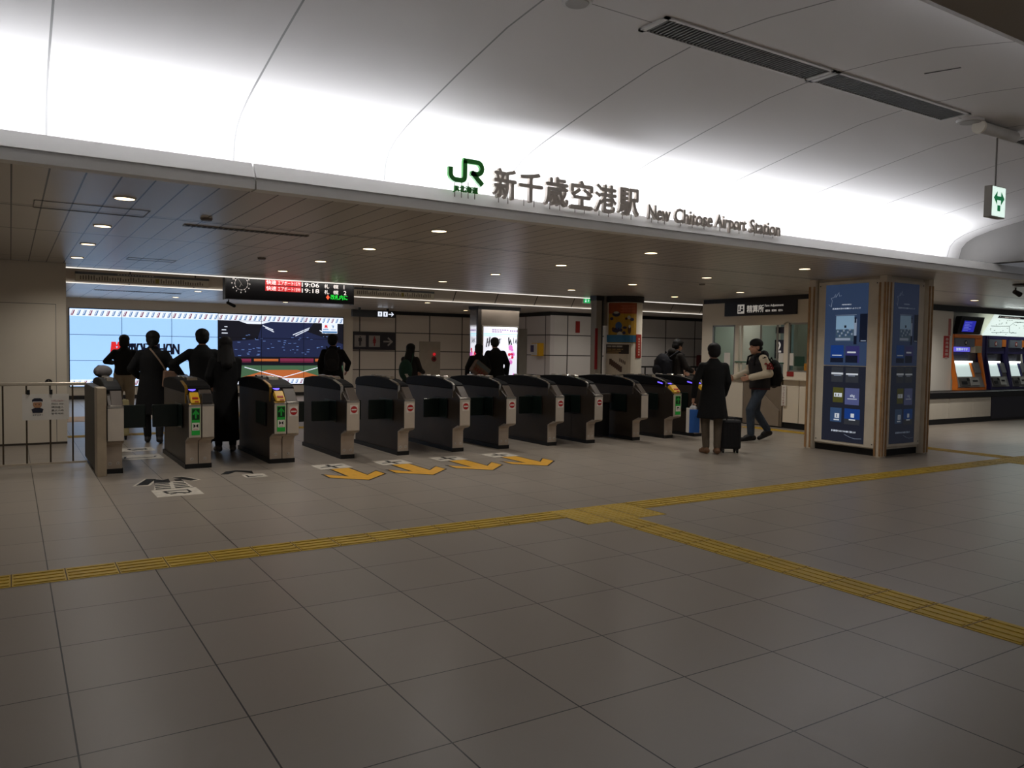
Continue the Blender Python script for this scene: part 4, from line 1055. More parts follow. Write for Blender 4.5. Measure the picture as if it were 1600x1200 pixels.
def lightbox(o, r, wp, hp, lab_part, x_from=0.0):
    nn = Vector(r).cross(Z_)
    fr_ = MB().rect(-0.04, -0.04, wp+0.04, hp+0.04, o, r, Z_, 0.02).build('lightbox', chrome, t, world=True)
    base = Vector(o)+nn*0.022
    oo = base-t.location
    MB().rect(0, 0, wp, hp, oo, r, Z_, 0.003).build('poster', l_paper, fr_)
    mb = MB(); o1 = oo+nn*0.004
    full = 1.2
    def X(f): return (f-x_from)*full
    def clip(a, b): return max(0, min(wp, a)), max(0, min(wp, b))
    def rc_(fx0, fz0, fx1, fz1, m, k=0):
        a_, b_ = clip(X(fx0), X(fx1))
        if b_-a_ > 0.005: mb.rect(a_, fz0*hp, b_, fz1*hp, o1+nn*(0.001*k), r, Z_, 0.0008, m)
    rc_(0, 0.88, 1, 0.895, 0); rc_(0, 0.855, 1, 0.865, 0)
    for k in range(7): rc_(0.22+k*0.065, 0.945, 0.27+k*0.065, 0.962, 4)
    for k in range(4): rc_(0.22+k*0.07, 0.915, 0.275+k*0.07, 0.93, 4)
    for k in range(5): rc_(0.70+k*0.055, 0.93, 0.74+k*0.055, 0.955, 4)
    r_ = random.Random(11)
    for k in range(26):
        f = 0.62+r_.random()*0.36; z = 0.42+r_.random()*0.26
        x = X(f)
        if 0.03 < x < wp-0.06: mb.disc(x, z*hp, 0.02+r_.random()*0.05, o1+nn*(0.0012+0.0003*k), r, Z_, 0.0002, r_.choice([1, 2, 2, 1, 5]), 12)
    for k in range(10):
        f = r_.random()*0.18; z = 0.30+r_.random()*0.4
        x = X(f)
        if 0.03 < x < wp-0.05: mb.disc(x, z*hp, 0.02+r_.random()*0.04, o1+nn*(0.0012+0.0003*k), r, Z_, 0.0002, r_.choice([4, 5]), 12)
    for k in range(24):
        f = 0.80+r_.random()*0.18; z = 0.05+r_.random()*0.36; x = X(f)
        if 0.02 < x < wp-0.05: mb.disc(x, z*hp, 0.012+r_.random()*0.028, o1+nn*(0.0014+0.0003*k), r, Z_, 0.0002, r_.choice([4, 4, 1]), 10)
    mb.build('print', [l_cyan, l_mag, l_crim, l_ink, l_plum, l_paper], fr_)
    mb = MB()
    def st(pts, wd_):
        pts = [(X(a_), b_*hp) for a_, b_ in pts]
        if all(0.0 <= p[0] <= wp for p in pts): mb.stroke(pts, wd_, o1+nn*0.012, r, Z_, 0.001)
    st([(0.10, 0.82), (0.07, 0.68)], 0.03); st([(0.16, 0.84), (0.13, 0.69)], 0.035); st([(0.08, 0.745), (0.15, 0.77)], 0.02)
    st([(0.29, 0.80), (0.24, 0.78), (0.22, 0.73), (0.26, 0.70)], 0.026)
    st([(0.34, 0.83), (0.36, 0.74)], 0.022); st([(0.42, 0.82), (0.42, 0.74)], 0.022); st([(0.38, 0.80), (0.47, 0.81)], 0.016)
    st([(0.66, 0.84), (0.68, 0.72), (0.71, 0.80), (0.74, 0.72)], 0.04); st([(0.80, 0.84), (0.79, 0.74)], 0.018)
    st([(0.86, 0.82), (0.84, 0.75), (0.88, 0.80), (0.88, 0.74)], 0.022); st([(0.95, 0.82), (0.92, 0.78), (0.95, 0.75)], 0.02)
    st([(0.90, 0.44), (0.86, 0.33)], 0.05); st([(0.95, 0.45), (0.93, 0.36)], 0.03); st([(0.84, 0.37), (0.96, 0.40)], 0.03)
    if mb.v: mb.build('brush_lettering', l_ink, fr_)
lightbox((xp0, cy0, zp0), X_, xp1-xp0, zp1-zp0, 'front')
lightbox((cx0, cy1-0.08, zp0), -Y_, cy1-cy0-0.16, zp1-zp0, 'side', 0.72)
MB().box(cx0-0.06, cy0-0.06, 0, cx0+0.05, cy0+0.02, 2.53).build('corner_post', mat('corner_post_dark', (58, 52, 48), 0.3, 0.7), t, world=True)
# grey door and yellow box on the side wall
a_ = at_x(823, 560, 13.6); b_ = at_x(809, 560, 13.6)
d = MB().box(13.575, a_.y, 0, 13.6, b_.y, 2.12).build('door_2', mat('door_grey', (140, 134, 124), 0.45)); structure(d)
A = at_x(834, 556, 13.58); B = at_x(849, 536, 13.58)
t = thing('defibrillator_box', 'yellow wall box with white front on the side wall beyond the gates', 'box', (13.5, (A.y+B.y)/2, A.z))
ya, yb = sorted((A.y, B.y))
MB().box(13.42, ya, A.z, 13.6, yb-0.10, B.z).build('case', yellow, t, world=True, bevel=0.01)
MB().box(13.40, ya+0.10, A.z+0.02, 13.42, yb-0.12, B.z-0.02).build('front', mat('box_front_white', (196, 190, 184), 0.4), t, world=True)
MB().box(13.392, ya+0.25, A.z+0.12, 13.402, ya+0.42, B.z-0.07).build('window', mat('box_window', (60, 52, 90), 0.3), t, world=True)
q = at_y(902.5, 520, 14.68); q2 = at_y(902.5, 502, 14.68)
tag(MB().box(q.x-0.07, 14.66, q.z, q.x+0.07, 14.7, q2.z).build('red_plate', mat('plate_red', (150, 40, 34), 0.5)), 'narrow red plate high on the tiled wall left of the round column', 'sign')
q = at_y(1096, 572, 14.6); q2 = at_y(1096, 555, 14.6)
tag(MB().box(q.x-0.16, 14.55, q.z, q.x+0.14, 14.7, q2.z).build('red_box', mat('dim_red_box', (92, 34, 34), 0.5), bevel=0.02), 'dim red box on the tiled wall left of the fare window', 'box')
t = thing('handrail', 'dark railing along the tiled wall behind the man with the bulging backpack', 'railing', (18, 14.3, 0))
zr = at_y(1060, 573, 14.3).z
MB().box(16.5, 14.28, zr-0.03, 22, 14.32, zr+0.02).build('top_rail', dark, t, world=True)
for k in range(12): MB().box(16.6+k*0.45, 14.29, 0, 16.64+k*0.45, 14.31, zr-0.03).build('bar', dark, t, world=True)

# ---------------------------------------------------------------- round column with posters
pc = Vector((10.83, 8.05, 0)); PR = 0.40
t = thing('round_column', 'round cream column with curved posters behind the barred aisle', 'column', pc)
MB().tube((0, 0, 0), (0, 0, 2.49), PR, n=48).build('shaft', cream, t, smooth=False)
MB().tube((0, 0, 2.49), (0, 0, ZC), PR+0.03, n=48).build('top_band', mat('band_dark', (40, 33, 30), 0.5), t)
vdir = (EYE-pc); ang0 = math.atan2(vdir.y, vdir.x)
def curved(parent, name, f0, f1, z0c, z1c, m, r=PR+0.006, n=10):
    """a curved sheet; f is the sideways place across the column seen from the hall, -1 to 1"""
    a0_, a1_ = ang0+math.asin(f0), ang0+math.asin(f1)
    rings = []
    for rr_, zz in ((r, z0c), (r, z1c), (r-0.005, z1c), (r-0.005, z0c)):
        rings.append([(rr_*math.cos(a0_+(a1_-a0_)*k/n), rr_*math.sin(a0_+(a1_-a0_)*k/n), zz) for k in range(n+1)])
    vs = [p for rg in rings for p in rg]; fs = []
    for j in range(4):
        for k in range(n):
            fs.append((j*(n+1)+k, j*(n+1)+k+1, ((j+1) % 4)*(n+1)+k+1, ((j+1) % 4)*(n+1)+k))
    fs += [(0, n+1, 2*(n+1), 3*(n+1)), (n, 3*(n+1)+n, 2*(n+1)+n, n+1+n)]
    return MB().add(vs, fs).build(name, m, parent)
def curved_round(parent, name, f0, f1, z0c, z1c, m, r):
    n = 14; vs = []
    for k in range(n):
        a_ = 2*PI*k/n; ff = (f0+f1)/2+(f1-f0)/2*math.cos(a_); th = ang0+math.asin(ff)
        vs.append((r*math.cos(th), r*math.sin(th), (z0c+z1c)/2+(z1c-z0c)/2*math.sin(a_)))
    vs += [(x*(r-0.0008)/r, y*(r-0.0008)/r, z) for x, y, z in vs]
    return MB().add(vs, [tuple(range(n)), tuple(range(n, 2*n))[::-1]]+[(i, (i+1) % n, n+(i+1) % n, n+i) for i in range(n)]).build(name, m, parent)
def zc_(y): return at_y(975, y, 7.75).z
def fx(p): return (p-974.7)/29.5
po = curved(t, 'poster', fx(952.5), fx(994.5), zc_(536), zc_(473), mat('poster_gold', (184, 140, 34), 0.5, var=0.1, scale=9))
curved(po, 'poster_top', fx(952.5), fx(994.5), zc_(490), zc_(473), mat('poster_rust', (160, 74, 30), 0.5, var=0.1, scale=9), PR+0.008)
r_ = random.Random(4)
mb_cols = [mat('poster_navy', (46, 44, 72), 0.5), mat('poster_blue', (58, 92, 140), 0.5), mat('poster_pale', (186, 180, 160), 0.5), mat('poster_brown', (80, 48, 30), 0.5)]
k = 0
for p_, y_, w_, h_, c_ in ((964, 491, 12, 8, 0), (964, 488.5, 8, 4, 2), (957.5, 498, 5, 5, 0), (983, 496, 5, 6, 2), (987.5, 499, 6, 5, 0), (979, 498, 4, 4, 3), (968, 509, 10, 12, 1), (966, 516, 16, 8, 0), (968, 506, 6, 6, 1), (984, 515, 5, 14, 3), (984, 510, 3, 5, 2), (960, 514, 4, 5, 3), (977, 512, 6, 4, 0), (970, 525, 9, 14, 2), (976, 520, 5, 5, 0)):
    k += 1
    curved_round(po, 'printed_shape', fx(p_-w_/2), fx(p_+w_/2), zc_(y_+h_/2), zc_(y_-h_/2), mb_cols[c_], PR+0.009+0.0009*k)
for k in range(5): curved(po, 'print_line', fx(971+(k % 2)*2), fx(992), zc_(477+k*2.4+0.9), zc_(477+k*2.4), mat('poster_pink', (196, 110, 80), 0.5), PR+0.012, 4)
bl = curved(t, 'blue_strip', fx(949), fx(993), zc_(535), zc_(523.5), mat('poster_blue_strip', (46, 104, 140), 0.5), PR+0.03)
curved(bl, 'white_end', fx(948), fx(951.5), zc_(535), zc_(523.5), paper, PR+0.031, 3)
np_ = curved(t, 'notice', fx(949), fx(987), zc_(587), zc_(537.5), mat('notice_cream', (178, 164, 144), 0.5), PR+0.008)
hd = curved(np_, 'notice_header', fx(950), fx(984), zc_(553), zc_(538.5), mat('notice_brown', (44, 32, 22), 0.5), PR+0.011)
for k in range(3): curved(hd, 'print_line', fx(951.5), fx(975-k*3), zc_(545.2+k*2.9+1.4), zc_(545.2+k*2.9), mat('notice_gold', (150, 120, 70), 0.5), PR+0.013, 4)
curved(hd, 'print_line', fx(951.5), fx(974), zc_(542.6), zc_(540), mat('notice_pale', (150, 142, 130), 0.5), PR+0.013, 4)
for k in range(7):
    curved(np_, 'sketch', fx(955+k*2.6), fx(958.6+k*2.6), zc_(566+k*1.9+4), zc_(561+k*1.9), mat('sketch_brown', (70, 48, 36), 0.5), PR+0.0115+0.0004*k, 3)
for k in range(4): curved(np_, 'sketch', fx(970+k*2.5), fx(971.6+k*2.5), zc_(562+k*1.5+3), zc_(560+k*1.5), mat('sketch_brown', (70, 48, 36), 0.5), PR+0.0115, 3)
rs = curved(t, 'red_sign', fx(994.5), fx(1002), zc_(559), zc_(522), mat('column_red', (150, 40, 26), 0.5), PR+0.012)
for k in range(7): curved(rs, 'character', fx(997.6), fx(999.8), zc_(528+k*4.1+2.6), zc_(528+k*4.1), mat('sign_pale', (200, 170, 150), 0.5), PR+0.014, 3)
q0 = at_y(930.5, 560, 8.12); q1 = at_y(941, 560, 8.12)
t = thing('wall_post', 'grey square post with a dark pipe left of the round column', 'post', (q0.x, 8.1, 0))
MB().box(q0.x, 8.12, 0, q1.x-0.04, 8.3, 2.52).build('post', mat('post_grey', (150, 142, 130), 0.5), t, world=True)
MB().box(q0.x-0.02, 8.1, 2.52, q1.x, 8.32, ZC).build('top_band', dark, t, world=True)
MB().tube((q1.x-0.02, 8.14, 0), (q1.x-0.02, 8.14, ZC), 0.028).build('pipe', mat('pipe_dark', (50, 46, 42), 0.4), t, world=True)
MB().box(q1.x+0.02, 8.1, 2.0, q1.x+0.13, 8.16, ZC).build('cable_duct', mat('duct_grey', (128, 122, 112), 0.5), t, world=True)
z0q = at_y(931, 577, 8.12).z; z1q = at_y(931, 513, 8.12).z
MB().box(q0.x-0.03, 8.10, z0q, q0.x+0.03, 8.12, z1q).build('red_sign', mat('post_red', (140, 24, 28), 0.5), t, world=True)

# ---------------------------------------------------------------- square column with information screens
kx0, kx1, ky0, ky1 = 10.40, 11.50, 1.80, 3.02
t = thing('information_column', 'square cream column with tall blue digital posters on two faces and wooden corner strips', 'column', ((kx0+kx1)/2, (ky0+ky1)/2, 0))
MB().box(kx0+0.07, ky0+0.07, 0, kx1-0.07, ky1-0.07, 0.14).build('recessed_base', black, t, world=True)
MB().box(kx0+0.05, ky0+0.05, 0.10, kx1-0.05, ky1-0.05, ZC).build('core', cream, t, world=True)
m_post = mat('column_corner', (224, 212, 192), 0.5)
for (x, y), (sx, sy) in (((kx0, ky0), (1, 1)), ((kx0, ky1), (1, -1)), ((kx1, ky0), (-1, 1))):
    c_ = MB().box(x-0.04*sx, y-0.04*sy, 0, x+0.075*sx, y+0.075*sy, ZC).build('corner_post', m_post, t, world=True, bevel=0.004)
    for a_ in (-0.034, 0.045):
        s_ = MB().box(x-0.052*sx, y+a_*sy, 0.02, x-0.04*sx, y+(a_+0.028)*sy, ZC-0.10).build('wood_strip', wood, c_); s_.location = -t.location
        s_ = MB().box(x+a_*sx, y-0.052*sy, 0.02, x+(a_+0.028)*sx, y-0.04*sy, ZC-0.10).build('wood_strip', wood, c_); s_.location = -t.location
s_blue = lamp_mat('poster_screen_blue', (52, 70, 102), 0.5); s_blue2 = lamp_mat('poster_screen_night', (32, 36, 50), 0.5); s_dim = lamp_mat('poster_screen_dim', (44, 53, 74), 0.4); s_dim2 = lamp_mat('poster_screen_dark', (36, 40, 52), 0.38)
PH = (('sky', (140, 176, 206)), ('town', (70, 92, 112)), ('blue', (22, 62, 138)), ('deep', (16, 24, 44)), ('purple', (52, 52, 110)), ('olive', (78, 78, 34)), ('lilac', (84, 92, 140)), ('steelblue', (52, 78, 116)), ('grey', (50, 54, 62)), ('white', (214, 222, 232)), ('pale', (150, 164, 186)))
ph = {n: lamp_mat('photo_'+n, c, 0.5) for n, c in PH}
ph_dim = {n: lamp_mat('faint_photo_'+n, tuple(v*0.55+20 for v in c), 0.34) for n, c in PH}
def col_face(o, r, wf, zb_, zt_, dim, nn):
    """o: lower left of the face panel, seen from the hall"""
    o = Vector(o); L0 = t.location
    fr_ = MB().rect(0, 0, wf, zt_-zb_, o, r, Z_, 0.02).build('face_frame', cream, t, world=True, bevel=0.003)
    mb = MB()
    for a_, b_ in ((0.03, 0.05), (wf-0.04, 0.05), (0.03, zt_-zb_-0.06), (wf-0.04, zt_-zb_-0.06)): mb.disc(a_, b_, 0.009, o+nn*0.02, r, Z_, 0.003, 0, 10)
    mb.build('screw', ink, t, world=True)
    mgl = wf*0.13; mgr = wf*0.17
    sx0, sx1 = mgl, wf-mgr; sz0, sz1 = 0.04, zt_-zb_-0.05
    so = o+r*sx0+Z_*sz0+nn*0.021-L0; sw_, sh = sx1-sx0, sz1-sz0
    sc_ = MB().rect(0, sh*0.487, sw_, sh, so, r, Z_, 0.004).build('upper_screen', s_dim if dim else s_blue, fr_)
    sl = MB().rect(0, 0, sw_, sh*0.482, so, r, Z_, 0.004).build('lower_screen', s_dim2 if dim else s_blue2, fr_)
    s1 = so+nn*0.0045
    mb = MB()
    keys = list(ph)
    pal = ph_dim if dim else ph
    def R(x0, z0, x1, z1, m, k=0): mb.rect(x0*sw_, z0*sh, x1*sw_, z1*sh, s1+nn*(0.0008*k), r, Z_, 0.0006, keys.index(m))
    # big photo, six pairs of small ones
    R(0.27, 0.80-0.16, 0.70, 0.80, 'sky'); R(0.27, 0.64, 0.70, 0.715, 'town', 1); R(0.27, 0.645, 0.62, 0.66, 'pale', 2)
    for k in range(16):
        x = 0.28+0.38*((k*37) % 16)/16; z = 0.665+0.045*((k*23) % 16)/16
        R(x, z, x+0.035, z+0.012, 'pale' if k % 2 else 'steelblue', 2)
    R(0.47, 0.725, 0.52, 0.74, 'deep', 2)
    R(0.70, 0.64, 0.76, 0.78, 'pale', 2); R(0.70, 0.62, 0.77, 0.675, 'deep', 3); R(0.71, 0.755, 0.75, 0.79, 'deep', 4)
    R(0.83, 0.635, 1.0, 0.81, 'deep'); R(0.86, 0.64, 0.98, 0.645, 'pale', 1); R(0.25, 0.805, 0.75, 0.807, 'pale')
    R(0.16, 0.52, 0.47, 0.615, 'blue'); R(0.16, 0.505, 0.47, 0.535, 'deep', 1); R(0.20, 0.548, 0.43, 0.553, 'white', 2)
    R(0.52, 0.505, 0.84, 0.61, 'purple'); R(0.52, 0.505, 0.80, 0.55, 'deep', 1); R(0.56, 0.565, 0.76, 0.575, 'white', 2)
    R(0.20, 0.38, 0.48, 0.475, 'grey'); R(0.54, 0.38, 0.84, 0.475, 'grey'); R(0.20, 0.428, 0.48, 0.44, 'white', 2); R(0.26, 0.42, 0.44, 0.424, 'pale', 2); R(0.55, 0.428, 0.83, 0.438, 'white', 2); R(0.60, 0.42, 0.76, 0.424, 'pale', 2)
    R(0.25, 0.25, 0.50, 0.345, 'olive'); R(0.28, 0.285, 0.47, 0.31, 'white', 2); R(0.31, 0.29, 0.33, 0.305, 'olive', 3); R(0.38, 0.29, 0.40, 0.305, 'olive', 3)
    R(0.54, 0.24, 0.87, 0.345, 'lilac'); R(0.60, 0.275, 0.82, 0.279, 'white', 2)
    R(0.20, 0.125, 0.47, 0.215, 'steelblue'); R(0.31, 0.15, 0.42, 0.18, 'white', 2); R(0.35, 0.155, 0.37, 0.175, 'steelblue', 3); R(0.29, 0.135, 0.42, 0.142, 'white', 2)
    R(0.54, 0.115, 0.90, 0.215, 'blue'); R(0.54, 0.115, 0.90, 0.15, 'grey', 1); R(0.69, 0.16, 0.77, 0.185, 'white', 2); R(0.65, 0.142, 0.80, 0.149, 'white', 2)
    mb.build('photo', [pal[k] for k in keys], fr_)
    mtx = pal['pale'] if dim else pal['white']
    for s_, x0, z0, x1, h_ in (('HOKKAIDO', 0.40, 0.868, 0.62, 0.007), ('北海道の空の玄関口へようこそ', 0.17, 0.842, 0.84, 0.010), ('新千歳空港からのおすすめの旅をご案内します', 0.24, 0.062, 0.82, 0.012), ('abg', 0.66, 0.285, 0.77, 0.022)):
        text('lettering', s_, s1+r*(x0*sw_)+Z_*(z0*sh), r, Z_, h_*sh, (x1-x0)*sw_, mtx, fr_, 0.001, 0.01, world=False)
    mb = MB()
    mb.stroke([(0.08*sw_, 0.875*sh), (0.14*sw_, 0.86*sh), (0.16*sw_, 0.90*sh), (0.13*sw_, 0.915*sh), (0.20*sw_, 0.92*sh), (0.24*sw_, 0.94*sh), (0.24*sw_, 0.92*sh), (0.32*sw_, 0.95*sh), (0.33*sw_, 0.925*sh), (0.38*sw_, 0.93*sh)], 0.004, s1, r, Z_, 0.001)
    mb.stroke([(0.55*sw_, 0.05*sh), (0.68*sw_, 0.035*sh), (0.80*sw_, 0.028*sh), (0.95*sw_, 0.032*sh)], 0.004, s1, r, Z_, 0.001)
    mb.build('scribble', pal['pale'], fr_)
col_face((kx0+0.03, ky1-0.10, 0.12), -Y_, ky1-ky0-0.20, 0.12, 2.58, False, Vector((-1, 0, 0)))
col_face((kx0+0.10, ky0+0.03, 0.14), X_, kx1-kx0-0.20, 0.14, 2.58, True, Vector((0, -1, 0)))

# ---------------------------------------------------------------- fare window
BX = 12.75
by0, by1 = 4.62, 7.58
m_booth = mat('booth_cream', (232, 220, 200), 0.5, var=0.02, scale=1)
t = thing('fare_window', 'cream fare adjustment office front with dark header sign and lit service windows', 'booth', (BX, (by0+by1)/2, 0))
def fbox(mb, y0, z0, y1, z1, x0=0.0, x1=0.06, m=0): return mb.box(BX+x0, y0, z0, BX+x1, y1, z1, m)
wy = [(6.69, 7.33), (5.40, 6.63), (4.70, 5.33)]   # window openings: far, middle, near
zs = [(0.98, 2.06), (0.98, 2.08), (1.12, 2.08)]
mb = MB()
fbox(mb, by0, 2.10, by1, 2.53)
fbox(mb, 7.33, 0.98, by1, 2.10); fbox(mb, 6.63, 0.98, 6.69, 2.10); fbox(mb, 5.33, 0.98, 5.40, 2.10); fbox(mb, by0, 0.98, 4.70, 2.10); fbox(mb, 4.70, 0.98, 5.33, 1.12)
fbox(mb, 6.69, 2.06, 7.33, 2.10); fbox(mb, 4.70, 2.08, 6.63, 2.10)
mb.build('front_wall', m_booth, t, world=True)
MB().box(BX-0.02, by0, 2.53, BX+0.1, by1+0.02, ZC).build('top_band', mat('band_purple_black', (34, 28, 30), 0.5), t, world=True)
MB().box(BX, by1, 0, 15.3, by1+0.06, ZC).build('side_wall', m_booth, t, world=True)
MB().box(BX, by0-0.06, 0, 15.3, by0, ZC).build('side_wall', m_booth, t, world=True)
MB().box(15.3, by0-0.06, 0, 15.36, by1+0.06, ZC).build('back_wall', mat('booth_back', (150, 160, 158), 0.5), t, world=True)
MB().box(BX+0.06, by0, 2.53, 15.3, by1, ZC-0.001).build('inner_ceiling', white, t, world=True)
# lower front: counter, cream panels and black plinth
MB().box(BX-0.10, by0, 0.955, BX+0.35, by1, 0.98).build('counter_top', mat('counter_cream', (214, 202, 182), 0.4), t, world=True, bevel=0.004)
mb = MB()
for a_, b_ in ((by0, 5.02), (5.03, 5.40), (6.42, 7.05), (7.06, by1)): mb.box(BX-0.02, a_+0.004, 0.12, BX+0.05, b_-0.004, 0.955)
mb.build('lower_panel', m_booth, t, world=True)
MB().box(BX+0.02, by0, 0.0, BX+0.06, by1, 0.955).build('panel_gap', dark, t, world=True)
MB().box(BX, by0, 0.0, BX+0.04, by1, 0.12).build('plinth', black, t, world=True)
MB().box(BX-0.03, 5.42, 0.02, BX+0.02, 6.40, 0.94).build('recess_panel', mat('recess_brown', (128, 114, 98), 0.5), t, world=True)
mb = MB(); mb.slab([(BX-0.034, 5.95, 0.03), (BX-0.034, 5.46, 0.03), (BX-0.034, 5.46, 0.34), (BX-0.034, 5.82, 0.62), (BX-0.034, 5.95, 0.62)], -X_, 0.03)
mb.build('bag_rest', mat('bag_rest_brown', (146, 132, 116), 0.5), t, world=True)
# header sign
m_hdr = mat('header_navy', (34, 30, 38), 0.4)
hy1, hy0 = 6.97, 5.13
hd = MB().box(BX-0.035, hy0, 2.245, BX, hy1, 2.53).build('header_sign', m_hdr, t, world=True)
r = -Y_; oh = Vector((BX-0.036, hy1, 2.245))
L0 = t.location
m_let = mat('header_letter_added_glow', (230, 224, 216), 0.5, emit=0.28)  # faint glow put into the letter colour to lift it, not a backlight
def hy(p): return hy1-at_x(p, 485, BX-0.036).y
z_a = 0.045
icn = MB().rect(hy(1152.5), z_a, hy(1163), 0.235, oh-L0, r, Z_, 0.003).build('pictogram', m_let, hd)
mb = MB(); u_ = hy(1152.5); e_ = hy(1163)-u_
mb.disc(u_+e_*0.68, z_a+0.135, 0.025, oh-L0-X_*0.004, r, Z_, 0.001, 0, 12)
mb.rect(u_+e_*0.5, z_a+0.05, u_+e_*0.85, z_a+0.10, oh-L0-X_*0.004, r, Z_, 0.001); mb.rect(u_+e_*0.12, z_a+0.03, u_+e_*0.55, z_a+0.055, oh-L0-X_*0.004, r, Z_, 0.001); mb.rect(u_+e_*0.15, z_a+0.07, u_+e_*0.30, z_a+0.16, oh-L0-X_*0.004, r, Z_, 0.001)
mb.build('figure', m_hdr, icn)
text('lettering', '精算所', oh-L0+r*hy(1167)+Z_*0.06, r, Z_, 0.155, hy(1193.5)-hy(1167), m_let, hd, 0.003, 0.02, world=False)
text('lettering', 'Fare Adjustment', oh-L0+r*hy(1195)+Z_*0.155, r, Z_, 0.06, hy(1224)-hy(1195), m_let, hd, 0.002, 0.005, world=False)
text('lettering', '補票处　精算所　정산소', oh-L0+r*hy(1196)+Z_*0.065, r, Z_, 0.045, hy(1223)-hy(1196), m_let, hd, 0.002, 0.005, world=False)
# windows with frames and glass
m_alu = mat('window_aluminium', (160, 156, 148), 0.35, 0.5)
m_glass = mat('window_glass', (214, 232, 232), 0.02, trans=1.0, var=0.0, ior=1.12)
for (a_, b_), (za, zb2), op in zip(wy, zs, (0, 1, 0)):
    mb = MB()
    for y in (a_, b_-0.035): mb.box(BX+0.0, y, za, BX+0.05, y+0.035, zb2)
    mb.box(BX, a_, zb2-0.035, BX+0.05, b_, zb2).box(BX, a_, za, BX+0.05, b_, za+0.03)
    if op: mb.box(BX+0.01, 6.50, za, BX+0.04, 6.54, zb2)
    f_ = mb.build('window_frame', m_alu if not op else m_booth, t, world=True)
    y_lo = a_+0.035; y_hi = b_-0.035
    if not op:
        g_ = MB().box(BX+0.02, y_lo, za+0.03, BX+0.028, y_hi, zb2-0.035).build('pane', m_glass, f_); g_.location = -L0
MB().box(BX+0.03, 6.02, 1.0, BX+0.05, 6.055, 2.05).box(BX+0.05, 5.62, 1.0, BX+0.07, 5.66, 2.05).build('sliding_frame', m_alu, t, world=True)
g_ = MB().box(BX+0.06, 5.66, 1.30, BX+0.066, 6.02, 2.03).build('sliding_pane', m_glass, t, world=True)
MB().box(BX-0.03, 5.42, 1.275, BX+0.01, 6.66, 1.295).build('glass_ledge', mat('green_glass_edge', (24, 92, 70), 0.2), t, world=True)
def card(name, p0, p1, m, dx=-0.006, lab=None):
    a_ = at_x(p0[0], p0[1], BX+dx); b_ = at_x(p1[0], p1[1], BX+dx)
    o_ = MB().box(BX+dx, a_.y, a_.z, BX+dx+0.004, b_.y, b_.z).build(name, m, t, world=True)
    return a_, b_, o_
m_navy2 = mat('counter_navy', (58, 56, 72), 0.5)
A, B, nb = card('window_number', (1210, 560), (1226, 531), m_navy2, 0.10)
text('lettering', '2', Vector((BX+0.099, A.y-0.03, B.z+0.10 if B.z < A.z else A.z+0.12)), r, Z_, 0.22, 0.13, m_let, t, 0.003, 0.02)
card('window_header', (1212, 521), (1226, 511), m_navy2, 0.10)
card('paper_notice', (1216, 569), (1224, 552), paper, -0.004); card('paper_notice', (1231, 571), (1240, 552), paper, 0.012)
card('green_notice', (1241, 572), (1257, 557), mat('notice_green', (40, 70, 54), 0.5), 0.012)
card('yellow_sticker', (1256, 580), (1267, 568), mat('sticker_orange', (190, 128, 34), 0.5), 0.012)
card('red_plate', (1229, 588), (1240, 581), mat('plate_red2', (156, 44, 38), 0.5), -0.006)
card('paper_notice', (1131, 571), (1141, 551), paper, 0.012)
A, B, hn = card('hanging_notice', (1220.5, 634), (1228.5, 602), paper, -0.05)
yt = max(A.y, B.y)-0.03; zt2 = max(A.z, B.z)-0.04
for k, ch in enumerate('きっぷうりば案内'):
    text('lettering', ch, Vector((BX-0.051, yt, zt2-0.05*k-0.03)), r, Z_, 0.038, 0.04, mat('notice_red_ink', (140, 70, 60), 0.5), t, 0.001)
# things inside the office
tg = mat('office_grey', (120, 128, 126), 0.5)
cb = thing('office_cabinet', 'pale grey cabinet inside the fare office behind the middle window', 'cabinet', (14.9, 6.0, 0))
MB().box(14.7, 5.5, 0, 15.25, 6.6, 2.0).build('case', tg, cb, world=True, bevel=0.01)
MB().box(14.68, 5.52, 0.05, 14.7, 6.04, 1.95).build('door', mat('office_door', (136, 144, 142), 0.45), cb, world=True); MB().box(14.68, 6.06, 0.05, 14.7, 6.58, 1.95).build('door', mat('office_door', (136, 144, 142), 0.45), cb, world=True)
mc = thing('desk_terminal', 'dark ticket terminal on the counter behind the middle window', 'terminal', (BX+0.30, 6.25, 0.98))
MB().prism([(BX+0.22, 0.983), (BX+0.34, 0.983), (BX+0.34, 1.06), (BX+0.30, 1.20), (BX+0.27, 1.20)], 'y', 6.1, 6.42).build('body', dark, mc, world=True, bevel=0.006)
MB().slab([(BX+0.228, 6.13, 1.03), (BX+0.228, 6.39, 1.03), (BX+0.262, 6.39, 1.17), (BX+0.262, 6.13, 1.17)], Vector((-1, 0, 0.2)), 0.004).build('screen', ink, mc, world=True)
mc = thing('paper_tray', 'small white tray of papers on the counter behind the middle window', 'tray', (BX+0.12, 6.4, 0.98))
MB().prism([(6.39, 1.003), (6.48, 1.003), (6.48, 1.02), (6.46, 1.08), (6.40, 1.05)], 'x', BX+0.07, BX+0.2).build('papers', paper, mc, world=True)
MB().box(BX+0.075, 6.10, 0.982, BX+0.2, 6.48, 1.002).build('tray', mat('tray_grey', (100, 98, 94), 0.4), mc, world=True)
tb = thing('wall_timetable', 'pale timetable sheet on the office back wall behind the near window', 'timetable', (15.28, 5.1, 1.5))
MB().box(15.28, 4.72, 1.2, 15.3, 5.35, 2.1).build('sheet', mat('timetable_pale', (178, 200, 200), 0.5), tb, world=True)
mb = MB()
for k in range(5): mb.box(15.275, 4.80+k*0.11, 1.35, 15.28, 4.81+k*0.11, 2.0)
mb.build('print_line', mat('timetable_ink', (90, 110, 112), 0.5), tb, world=True)
